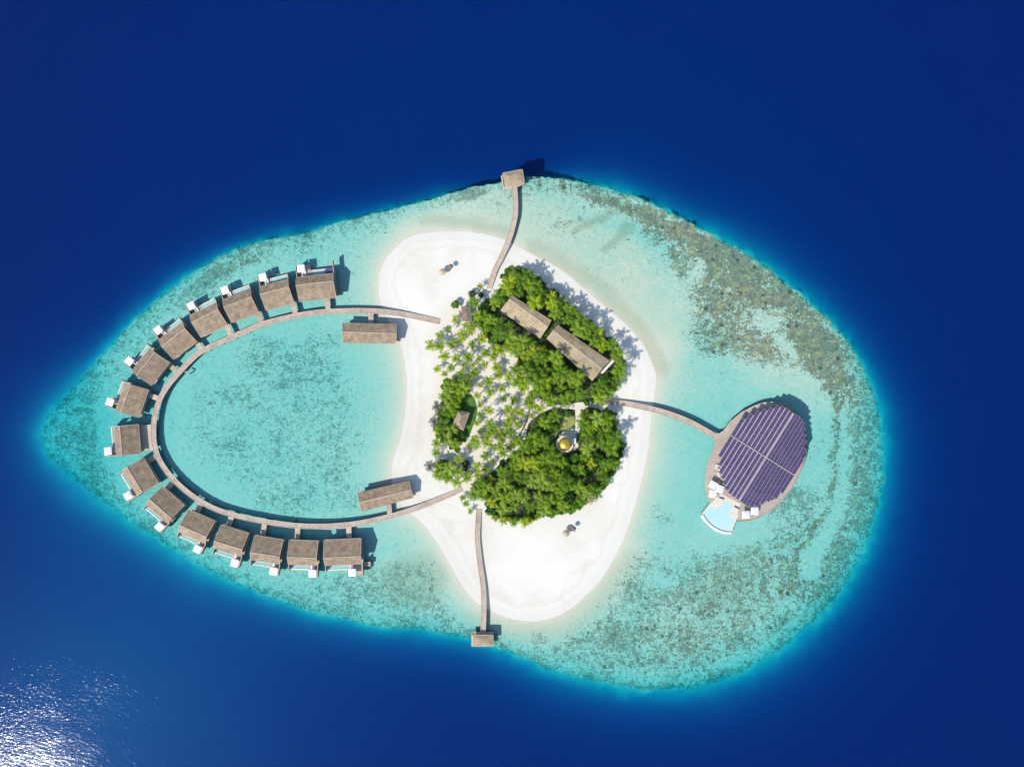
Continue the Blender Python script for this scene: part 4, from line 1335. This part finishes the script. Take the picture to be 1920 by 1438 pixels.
def add_tree(px, py, r, tone='leaf', label=None, zone=''):
    me, tr_ = random.choice(TREE[tone])
    c = W(px, py, G + 1.3 * r)
    o = bpy.data.objects.new('broadleaf_tree', None); COL.objects.link(o); o.empty_display_size = .3
    o.location = (c.x, c.y, gz(c.x, c.y)); o.rotation_euler = (0, 0, random.uniform(0, 6.28)); o.scale = (r, r, r * random.uniform(.85, 1.1))
    link('trunk', tr_, o); link('crown', me, o)
    o['category'] = 'tree'
    trees.append((o, px, py, r, tone, label, zone))


def add_shrub(px, py, r, tone='leaf', label=None, zone=''):
    me = random.choice(SHRUB[tone])
    c = W(px, py, G + .6 * r)
    o = link('shrub', me, None, (c.x, c.y, gz(c.x, c.y) - .05), random.uniform(0, 6.28)); o.scale = (r, r, r * random.uniform(.8, 1.2))
    o['category'] = 'shrub'
    shrubs.append((o, px, py, r, tone, label, zone))


V1 = [(947, 512), (962, 503), (982, 508), (1003, 522), (1030, 543), (1062, 570), (1100, 600), (1135, 630), (1160, 655), (1168, 682), (1160, 718), (1142, 736),
      (1128, 746), (1090, 754), (1050, 757), (1022, 750), (1006, 732), (998, 708), (982, 690), (972, 672), (955, 655), (936, 645), (914, 634), (902, 612), (900, 590), (908, 572), (930, 555), (942, 536)]
V2 = [(992, 792), (1012, 777), (1036, 766), (1080, 768), (1100, 768), (1135, 770), (1153, 780), (1152, 800), (1160, 820), (1167, 832), (1164, 858), (1150, 880), (1143, 897),
      (1130, 914), (1108, 934), (1084, 953), (1058, 962), (1010, 966), (988, 978), (960, 974), (934, 968), (917, 958), (911, 944), (916, 930), (912, 912), (918, 898), (928, 884), (952, 864), (974, 846), (984, 828), (988, 808)]
V3 = [(834, 718), (850, 712), (872, 716), (880, 730), (866, 742), (858, 752), (864, 766), (850, 780), (845, 795), (856, 806), (866, 812), (862, 830), (856, 846), (842, 832), (828, 822), (818, 806), (822, 780), (828, 752)]
V4 = [(817, 872), (828, 862), (846, 866), (850, 884), (846, 902), (832, 902), (814, 894)]
V5 = [(884, 908), (897, 900), (912, 908), (912, 926), (900, 934), (888, 926)]
LAWN1 = [(866, 744), (880, 739), (890, 748), (895, 766), (893, 784), (884, 806), (874, 828), (866, 826), (868, 812), (858, 806), (850, 800), (848, 790), (857, 764)]
LAWN2 = [(1032, 818), (1042, 806), (1049, 794), (1058, 782), (1076, 782), (1078, 796), (1066, 804), (1050, 808), (1038, 824), (1032, 836)]
RING = [(1045, 842), (1042, 830), (1049, 817), (1062, 807), (1077, 806), (1081, 820), (1084, 836), (1076, 844), (1060, 849)]
HOLES = [[(936, 583), (957, 551), (1038, 600), (1013, 637)], [(1022, 636), (1045, 606), (1155, 676), (1112, 719)], [(1078, 766), (1089, 766), (1089, 806), (1080, 812), (1078, 800)], RING, LAWN2,
         [(846, 796), (858, 766), (884, 772), (870, 810)], [(862, 573), (885, 575), (887, 606), (865, 604)]]


def patch(name, label, poly, z, mat, cat=None, kind=None):
    P = closed_spline(poly, 5)
    mb = MB().mat(mat)
    mb.prism([W2(a + random.uniform(-.8, .8), b + random.uniform(-.8, .8), G) for a, b in P], G - .2, z)
    o = mb.build(name); tag(o, label, cat, None, kind)
    return o


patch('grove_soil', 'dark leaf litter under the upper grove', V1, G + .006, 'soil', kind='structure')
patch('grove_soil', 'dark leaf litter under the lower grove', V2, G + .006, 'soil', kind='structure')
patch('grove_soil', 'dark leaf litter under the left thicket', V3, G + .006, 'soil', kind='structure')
patch('dome_court', 'sandy ring round the golden domed pavilion', RING, G + .014, 'whitewall', kind='structure')
bpy.data.objects['dome_court'].data.materials[0] = M['cream']
M['path'] = mottled('trodden path sand', (0.55, 0.49, 0.39), (0.62, 0.56, 0.455), (0.66, 0.61, 0.51), 0.5, 0.95, bmp=0.05)
patch('sand_path', 'short sandy path from the main path down to the golden dome', [(1079, 764), (1088, 764), (1088.5, 790), (1086, 812), (1079, 814), (1078.5, 790)], G + .022, 'path', kind='structure')
patch('lawn', 'bright green lawn round the small hipped house', LAWN1, G + .012, 'grass', None, 'structure')
patch('lawn', 'pale green lawn above the golden dome', LAWN2, G + .018, 'grass_dry', None, 'structure')


def hole(px, py, m=0):
    if m and any(dist_lines(h, np.array(float(px)), np.array(float(py)), True) < m for h in HOLES[:2] + [RING, HOLES[5]]):
        return True
    return any(bool(inside(h, np.array(px), np.array(py))) for h in HOLES)


# low undergrowth: uncountable leaf sprays on the grove floor
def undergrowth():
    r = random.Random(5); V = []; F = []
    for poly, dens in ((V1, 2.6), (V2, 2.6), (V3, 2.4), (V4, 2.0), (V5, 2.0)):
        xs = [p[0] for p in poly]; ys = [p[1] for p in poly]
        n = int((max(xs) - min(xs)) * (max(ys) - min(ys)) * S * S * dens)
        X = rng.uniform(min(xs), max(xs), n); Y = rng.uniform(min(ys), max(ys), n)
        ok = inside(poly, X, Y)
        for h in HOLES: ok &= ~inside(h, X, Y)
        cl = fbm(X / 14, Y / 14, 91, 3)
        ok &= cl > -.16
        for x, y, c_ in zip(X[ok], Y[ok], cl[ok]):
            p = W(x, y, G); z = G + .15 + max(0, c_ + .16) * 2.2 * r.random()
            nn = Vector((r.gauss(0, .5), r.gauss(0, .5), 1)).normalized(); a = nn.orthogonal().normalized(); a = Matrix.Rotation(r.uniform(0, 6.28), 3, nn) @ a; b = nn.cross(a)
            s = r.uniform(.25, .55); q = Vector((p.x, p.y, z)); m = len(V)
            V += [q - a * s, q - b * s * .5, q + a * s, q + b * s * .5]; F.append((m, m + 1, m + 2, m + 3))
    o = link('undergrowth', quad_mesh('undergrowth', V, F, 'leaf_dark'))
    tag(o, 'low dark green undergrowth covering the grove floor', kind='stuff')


undergrowth()

Z1 = lambda L: [(780 + x / 5.99, 460 + y / 5.99) for x, y in L]
Z2 = lambda L: [(780 + x / 5.99, 660 + y / 5.99) for x, y in L]
Z3 = lambda L: [(780 + x / 5.99, 820 + y / 5.99) for x, y in L]
single = Z1([(440, 830), (355, 950), (260, 1010), (405, 1110), (160, 1125), (270, 1130), (505, 1060), (310, 1240), (450, 1265), (585, 1250), (630, 1120), (610, 970), (745, 1050), (235, 1390), (395, 1370),
             (770, 1335), (865, 1245), (910, 1370), (620, 630), (690, 780), (640, 900), (560, 900), (840, 1150), (960, 1170), (780, 1210), (670, 640), (690, 850), (900, 1170), (520, 990)])
single += Z2([(510, 235), (655, 230), (800, 280), (930, 265), (1040, 275), (1110, 190), (1180, 290), (970, 410), (835, 455), (1200, 400), (690, 490), (860, 555), (1095, 535),
              (1260, 560), (1300, 470), (1310, 610), (1390, 630), (1040, 640), (815, 655), (1170, 680), (900, 730), (1050, 755), (830, 805), (1145, 815), (1025, 825), (910, 875),
              (830, 910), (1065, 915), (960, 970), (1225, 915), (1160, 1000), (1100, 1030), (660, 985), (680, 1050), (805, 1025), (955, 1060), (1050, 1075), (980, 1130), (655, 1170),
              (770, 1170), (690, 1280), (790, 1320), (480, 1200), (480, 1340), (700, 1375), (235, 870), (235, 1020), (225, 1130), (330, 1270), (575, 1405), (1160, 240), (1130, 330), (1220, 350), (820, 330), (1150, 160), (1280, 520), (1040, 590)])
single += Z3([(455, 500), (975, 940), (1100, 955), (1225, 950)])
small = Z1([(640, 1340), (535, 1340), (710, 1270), (720, 460), (1660, 590)]) + Z2([(320, 245), (590, 310), (1100, 360), (720, 370), (985, 525), (720, 590), (1090, 675), (720, 705), (690, 795), (720, 890), (1000, 920), (765, 960),
              (895, 1075), (600, 1055), (865, 1230), (1300, 720), (925, 960), (850, 870)]) + Z3([(525, 680), (560, 745), (610, 830), (1285, 930), (1360, 890), (880, 900), (1050, 930)])
SINGLE_SET = set(single)
for i, (x, y) in enumerate(single):
    if i % 9 == 4 and x > 850:
        continue
    add_palm(x, y, None, random.uniform(.64, 1.0), 'palm_golden', 'clearing')
for x, y in small:
    add_palm(x, y, random.choice((0, 1)), random.uniform(.52, .68), random.choice(('palm', 'palm_golden', 'palm_yellow')), 'clearing')
for x, y in Z2([(210, 780), (240, 610), (160, 1280)]):
    add_palm(x, y, 1, .95, 'palm_grey', 'clearing')
add_palm(845 / 5.99 + 780, 820 + 465 / 5.99, 0, .75, 'palm_yellow', 'clearing')

# explicit broadleaf trees
for x, y, r, t, l in ((853.5, 571, 1.75, 'leaf', 'round bush like tree alone on the sand at the upper left of the grove'),
                      (885, 551, 1.7, 'leaf_dark', 'dark round tree beside the top jetty landing'),
                      (902, 553, 1.2, 'leaf_dark', 'very dark small tree right beside the top jetty landing'),
                      (908, 578, 2.7, 'leaf_dark', 'dark blue green tree left of the upper long house'),
                      (912, 596, 2.3, 'leaf_dark', None), (847, 722, 2.7, 'leaf_dark', 'wide dark tree at the top of the left thicket'),
                      (870, 728, 1.9, 'leaf_dark', 'dark round tree above the bright lawn'), (843, 740, 1.7, 'leaf', None), (836, 757, 1.7, 'leaf', None), (833, 775, 1.7, 'leaf_dark', None),
                      (832, 792, 1.7, 'leaf', None), (834, 806, 1.7, 'leaf_dark', None), (846, 822, 1.7, 'leaf_dark', None), (852, 836, 1.7, 'leaf', 'green tree at the bottom tip of the left thicket'),
                      (832, 872, 2.6, 'leaf_dark', 'large dark tree in the lone clump left of the lower clearing'), (842, 887, 2.3, 'leaf_dark', None), (822, 889, 1.9, 'leaf', None), (836, 897, 1.6, 'leaf', None),
                      (873, 870, 1.7, 'leaf_dark', 'narrow dark tree beside the sand path at the lower clearing'), (872, 879, 1.3, 'leaf_dark', None),
                      (896, 911, 2.4, 'leaf', 'tree beside the landing of the curved boardwalk'), (904, 922, 2.0, 'leaf', None), (891, 922, 1.5, 'leaf', None),
                      (925, 951, 2.8, 'leaf_dark', 'wide dark tree at the lower left corner of the lower grove'), (943, 957, 2.4, 'leaf', None), (1066, 931, 2.7, 'leaf_dark', None), (1052, 925, 2.2, 'leaf_dark', None),
                      (1094, 923, 2.2, 'leaf_yellow', 'yellow green tree at the lower right edge of the lower grove'), (1153, 834, 2.7, 'leaf', 'large tree casting a round shadow on the right hand beach'),
                      (1145, 873, 2.2, 'leaf_yellow', 'yellowish tree at the right edge of the lower grove'), (1130, 888, 2.4, 'leaf_yellow', None), (1112, 916, 2.5, 'leaf_yellow', None), (1090, 938, 2.2, 'leaf_bright', None),
                      (1105, 775, 2.7, 'leaf_dark', None), (1112, 790, 2.3, 'leaf_dark', None), (1130, 792, 2.5, 'leaf', None), (1143, 779, 2.2, 'leaf', 'tree nearest the start of the right hand jetty'), (1138, 812, 2.4, 'leaf_dark', None),
                      (1118, 812, 2.5, 'leaf_dark', None), (1126, 830, 2.4, 'leaf', None), (1148, 852, 2.3, 'leaf', None), (1120, 858, 2.5, 'leaf', None), (1132, 868, 2.2, 'leaf', None), (1078, 858, 1.9, 'leaf_bright', None)):
    add_tree(x, y, r, t, l, 'x')


PATHS = [([(1125, 759), (1080, 763), (1036, 764), (1012, 774)], 12.5), ([(1012, 774), (992, 798), (978, 828), (948, 854), (908, 890)], 10.5), ([(1083.5, 766), (1083.5, 806)], 9.5)]


def on_path(px, py):
    return any(dist_lines(L, np.array(float(px)), np.array(float(py)), False) < d for L, d in PATHS)


def too_near(px, py, L, d):
    return any((px - q[1]) ** 2 + (py - q[2]) ** 2 < d * d for q in L)


def scatter(poly, tries, dp, dt, pshare, zone, rmin=1.5, rmax=2.4, ptone=(('palm', .84), ('palm_golden', .16)), ttone=(('leaf', .55), ('leaf_dark', .32), ('leaf_bright', .13)), cls=None):
    xs = [p[0] for p in poly]; ys = [p[1] for p in poly]
    def pick(ts):
        k = random.random()
        for t, s in ts:
            if k < s: return t
            k -= s
        return ts[0][0]
    for _ in range(tries):
        x, y = random.uniform(min(xs), max(xs)), random.uniform(min(ys), max(ys))
        if not inside(poly, np.array(x), np.array(y)) or hole(x, y) or on_path(x, y):
            continue
        if random.random() < (0.12 if zone == 'lower grove' and x > 1065 and y > 835 else pshare):
            if len(palms) < 292 and not too_near(x, y, palms, dp) and not hole(x, y, 7):
                add_palm(x, y, cls, random.uniform(.9, 1.3), pick(ptone), zone)
        elif not too_near(x, y, trees, dt):
            if not any(hole(x + a, y + b) for a, b in ((8, 0), (-8, 0), (0, 8), (0, -8))):
                add_tree(x, y, rmin + (rmax - rmin) * random.random() ** 1.4, pick(ttone), None, zone)


scatter(V3, 160, 12, 14, .5, 'left thicket', 1.1, 1.7, cls=0)
scatter(V4, 60, 11, 14, .6, 'lone clump')
scatter(V5, 60, 11, 14, .6, 'landing clump')
scatter(V1, 1200, 13, 19, .85, 'upper grove', 1.2, 2.3)
# a row of tall palms along the outer side of the upper grove, throwing star shaped shadows on the beach
for x, y in ((966, 511), (981, 516), (996, 523), (1010, 535), (1040, 553), (1052, 562), (1066, 574), (1078, 584), (1090, 594), (1102, 603), (1118, 618), (1131, 630), (1145, 644), (1156, 656), (1164, 672), (1162, 690), (1160, 706), (1150, 725)):
    if not too_near(x, y, palms, 9.5):
        add_palm(x + random.uniform(-3, 3), y + random.uniform(-3, 3), 2, random.uniform(.68, .86), 'palm', 'upper grove edge')
scatter(V2, 1300, 14, 17.5, .68, 'lower grove', 1.2, 2.3, ptone=(('palm', .87), ('palm_golden', .13)))

# shrubs: fringes and hedges
for i in range(16):      # bright clipped hedge at the bottom of the lower grove
    t = i / 15
    x, y = 1012 + 72 * t, 964 - 4 * math.sin(t * 3) - 14 * t * t
    add_shrub(x + random.uniform(-1, 1), y - random.choice((0, 5, 9)), random.uniform(1.2, 1.7), 'leaf_bright', None, 'bright hedge')
for i in range(12):
    t = i / 11
    add_shrub(918 + 90 * t, 962 + 10 * math.sin(t * 3.1), random.uniform(.8, 1.2), random.choice(('leaf', 'leaf_yellow', 'leaf_bright')), None, 'lower fringe')
def fringe(poly, n, tones, zone, rmin=.7, rmax=1.3, a=0, b=1):
    P = closed_spline(poly, 6); k0, k1 = int(a * len(P)), int(b * len(P))
    for i in range(n):
        x, y = P[(k0 + int((k1 - k0) * (i + random.random()) / n)) % len(P)]
        x += random.uniform(-3, 3); y += random.uniform(-3, 3)
        if not hole(x, y) and not any(dist_lines(L, np.array(float(x)), np.array(float(y)), False) < 5 for L, d in PATHS): add_shrub(x, y, random.uniform(rmin, rmax), random.choice(tones), None, zone)
fringe(V1, 70, ('leaf', 'leaf', 'leaf_bright', 'leaf_yellow', 'leaf_dark'), 'upper grove')
fringe(V2, 70, ('leaf', 'leaf', 'leaf_bright', 'leaf_yellow', 'leaf_dark'), 'lower grove')
fringe(V3, 24, ('leaf', 'leaf_dark'), 'left thicket')
for i in range(14):      # low hedge below the lower long house
    t = i / 13
    add_shrub(1014 + 96 * t, 645 + 76 * t, .75, 'leaf_bright' if i % 3 else 'leaf', None, 'house hedge')
for i in range(9):      # green gap between the long houses
    t = i / 8
    add_shrub(1013 + 26 * t, 638 - 36 * t, random.uniform(.8, 1.1), 'leaf', None, 'house gap')
for i in range(46):
    x, y = random.uniform(930, 1150), random.uniform(780, 960)
    if inside(V2, np.array(x), np.array(y)) and not hole(x, y): add_shrub(x, y, random.uniform(.9, 1.5), random.choice(('leaf', 'leaf', 'leaf_bright', 'leaf_dark')), None, 'lower grove inside')
for i in range(36):
    x, y = random.uniform(905, 1160), random.uniform(520, 750)
    if inside(V1, np.array(x), np.array(y)) and not hole(x, y): add_shrub(x, y, random.uniform(.9, 1.4), random.choice(('leaf', 'leaf', 'leaf_bright', 'leaf_dark')), None, 'upper grove inside')

# planting between the sand paths and the golden dome
for x, y in ((1006, 800), (1013, 790), (1022, 782), (1033, 778), (1044, 778), (1002, 812), (1012, 806), (1024, 796), (1036, 789), (1000, 826), (1011, 820), (1022, 810), (1032, 801), (1056, 776), (1067, 775),
             (1003, 838), (1014, 834), (1025, 826), (1030, 838), (1094, 778), (1097, 792), (1095, 806), (1098, 820), (1092, 850)):
    add_shrub(x + random.uniform(-2, 2), y + random.uniform(-2, 2), random.uniform(1.1, 1.7), random.choice(('leaf', 'leaf', 'leaf_bright', 'leaf_dark')), None, 'lower grove inside')
for x, y in ((1016, 797), (1030, 786), (1008, 815), (1022, 820), (1040, 780), (1035, 809), (1099, 800)):
    if not too_near(x, y, palms, 9) and len(palms) < 298: add_palm(x, y, 0, random.uniform(.9, 1.1), 'palm', 'lower grove')

# low dark garden border curving through the clearing
def border(name, label, pts, w, h, mat, kind=None):
    P = spline([W2(a, b, G) for a, b in pts], .8); mb = MB().mat(mat)
    t = np.gradient(P, axis=0); t /= np.linalg.norm(t, axis=1)[:, None]; n_ = np.stack([-t[:, 1], t[:, 0]], 1) * w / 2
    wob = 1 + .35 * np.sin(np.arange(len(P)) * 1.7) * .5
    A, B_ = P + n_ * wob[:, None], P - n_ * wob[:, None]
    mb.prism([tuple(p) for p in A] + [tuple(p) for p in B_[::-1]], G - .1, G + h)
    tag(mb.build(name), label, 'garden border')


border('garden_border', 'low dark garden border curving down the middle of the sandy clearing', [(994, 742), (993.5, 760), (991, 775), (986, 792), (978, 808), (970, 820), (963, 829)], .42, .4, 'border')
border('garden_border', 'low dark garden border between the long sand path and the lower grove', [(1030, 769), (1010, 778), (1001, 790), (995, 806), (989, 826), (974, 842), (950, 861), (928, 880), (916, 893), (905, 900)], .34, .35, 'border')
border('garden_border', 'low dark garden border along the sand path below the upper grove', [(1012, 744), (1022, 753), (1038, 758), (1060, 759)], .3, .3, 'border')


# ---------------------------------------------------------------- labels of the plants
def place_words(px, py):
    if py < 630:
        return 'near the brown hut' if px > 845 else 'at the upper left edge'
    if px < 845:
        return 'along its left edge' if py < 800 else 'along its lower left edge'
    if py > 845:
        return 'beside the lower sand path'
    if px > 960:
        return 'by the dark curved border'
    if px < 905 and py > 730:
        return 'between lawn and palms' if py < 800 else 'below the lawn'
    return 'above its middle' if py < 720 else 'in its middle'


KIND_W = {('palm_golden', 0): 'short golden green', ('palm_golden', 1): 'golden green', ('palm_golden', 2): 'tall golden green', ('palm', 0): 'short green', ('palm', 1): 'green', ('palm', 2): 'tall green', ('palm_yellow', 0): 'short yellowing', ('palm_yellow', 1): 'yellowing', ('palm_yellow', 2): 'tall yellowing',
          ('palm_grey', 0): 'short dry grey', ('palm_grey', 1): 'dry grey', ('palm_grey', 2): 'tall dry grey'}
ZONE_W = {'upper grove': 'in the grove round the long houses', 'upper grove edge': 'in the beach side row of the upper grove', 'lower grove': 'in the grove round the golden dome',
          'left thicket': 'in the thicket by the hipped house', 'lone clump': 'in the lone clump at the lower left', 'landing clump': 'in the clump by the boardwalk landing',
          'x': 'at the edge of the groves', 'bright hedge': 'in the bright hedge below the lower grove', 'lower fringe': 'along the bottom fringe of the lower grove',
          'house hedge': 'in the hedge below the lower long house', 'house gap': 'in the gap between the two long houses', 'lower grove inside': 'inside the lower grove', 'upper grove inside': 'inside the upper grove'}


def part_of(zone, px, py):
    if zone.startswith('upper grove'):
        if zone.endswith('edge'): return ''
        s = (px - 1040) * .7 + (py - 640) * .7
        return ', hut side' if s < -75 else ', path side' if s > 60 else ', beach side' if px - 1040 > py - 640 else ', clearing side'
    if zone.startswith('lower grove'):
        return (', above the dome' if py < 815 else ', right of the dome' if px > 1095 and py < 880 else ', at the bottom' if py > 915 else ', left of the dome' if px < 1030 and py < 870 else ', below the dome')
    return ''


def finish(items, noun, wfun, group):
    by = {}
    for it in items:
        by.setdefault(wfun(it), []).append(it)
    for lab, L in by.items():
        names = {}
        if len(L) > 2:      # the outermost of each set can be told by their place
            for key, word in ((lambda q: q[2], 'uppermost'), (lambda q: -q[2], 'lowest'), (lambda q: q[1], 'leftmost'), (lambda q: -q[1], 'rightmost')):
                b = min(L, key=key)
                names.setdefault(id(b[0]), word)
        elif len(L) == 2:
            a, b = sorted(L, key=lambda q: q[2]); names = {id(a[0]): 'upper', id(b[0]): 'lower'}
        for it in L:
            w = names.get(id(it[0]))
            it[0]['label'] = (w + ' ' + lab) if w else ('inner ' + lab if len(L) > 2 else lab)
            it[0]['group'] = group(it)


finish(palms, 'palm', lambda q: KIND_W[(q[5], q[3])] + ' coconut palm ' + (('on the sandy clearing ' + place_words(q[1], q[2])) if q[6] == 'clearing' else ZONE_W[q[6]] + part_of(q[6], q[1], q[2])),
       lambda q: 'coconut palms on the sandy clearing' if q[6] == 'clearing' else 'coconut palms of the groves')
TN = {'leaf': 'green', 'leaf_dark': 'dark green', 'leaf_yellow': 'yellow green', 'leaf_bright': 'bright green'}
finish([t for t in trees if not t[5]], 'tree', lambda q: TN[q[4]] + ' broadleaf tree ' + (ZONE_W[q[6]] if q[6] != 'x' else ('in the lower grove' if q[1] > 905 and q[2] > 765 else 'in the thickets left of the clearing' if q[1] < 880 else 'at the clump edges')) + part_of('lower grove' if q[6] == 'x' and q[1] > 905 and q[2] > 765 else q[6], q[1], q[2]), lambda q: 'broadleaf trees of the groves')
for t in trees:
    if t[5]: t[0]['label'] = t[5]; t[0]['group'] = 'broadleaf trees of the groves'
finish(shrubs, 'shrub', lambda q: TN[q[4]] + ' shrub ' + (ZONE_W[q[6]]) + part_of(q[6], q[1], q[2]), lambda q: 'shrubs of the groves')
print('palms', len(palms), 'trees', len(trees), 'shrubs', len(shrubs))

# ------------------------------------------------------------------ light, sky, camera
SUN_ZEN, SUN_AZ = 47.0, 222.0     # degrees; azimuth counter-clockwise from +x, towards the lower left
sd = Vector((math.sin(R(SUN_ZEN)) * math.cos(R(SUN_AZ)), math.sin(R(SUN_ZEN)) * math.sin(R(SUN_AZ)), math.cos(R(SUN_ZEN))))
sun = bpy.data.lights.new('sun', 'SUN'); sun.energy = 3.5; sun.angle = R(0.53); sun.color = (1.0, 0.955, 0.89)
so = bpy.data.objects.new('sun', sun); COL.objects.link(so)
so.rotation_euler = sd.to_track_quat('Z', 'Y').to_euler()
so.location = sd * 400
wd = bpy.data.worlds.new('World'); SC.world = wd; wd.use_nodes = True
nt = wd.node_tree; bg = nt.nodes['Background']
sky = nt.nodes.new('ShaderNodeTexSky'); sky.sky_type = 'NISHITA'; sky.sun_disc = False
sky.sun_elevation = R(90 - SUN_ZEN); sky.sun_rotation = R(90 - SUN_AZ)
sky.altitude = 50; sky.dust_density = 0.3
nt.links.new(sky.outputs[0], bg.inputs['Color']); bg.inputs['Strength'].default_value = 0.15

cam = bpy.data.cameras.new('camera'); cam.sensor_width = 36; cam.lens = 36 * H / (1920 * S); cam.clip_end = 8000; cam.clip_start = 1
co_ = bpy.data.objects.new('camera', cam); COL.objects.link(co_)
co_.location = (0, 0, H); SC.camera = co_
SC.view_settings.view_transform = 'Standard'; SC.view_settings.look = 'None'
SC.view_settings.exposure = 0.57; SC.view_settings.gamma = 1.0
cy = SC.cycles
cy.max_bounces = 6; cy.diffuse_bounces = 2; cy.glossy_bounces = 2; cy.transmission_bounces = 2; cy.volume_bounces = 0
cy.transparent_max_bounces = 16; cy.caustics_reflective = False; cy.caustics_refractive = False
cy.sample_clamp_indirect = 4; cy.use_denoising = True; cy.denoiser = 'OPENIMAGEDENOISE'
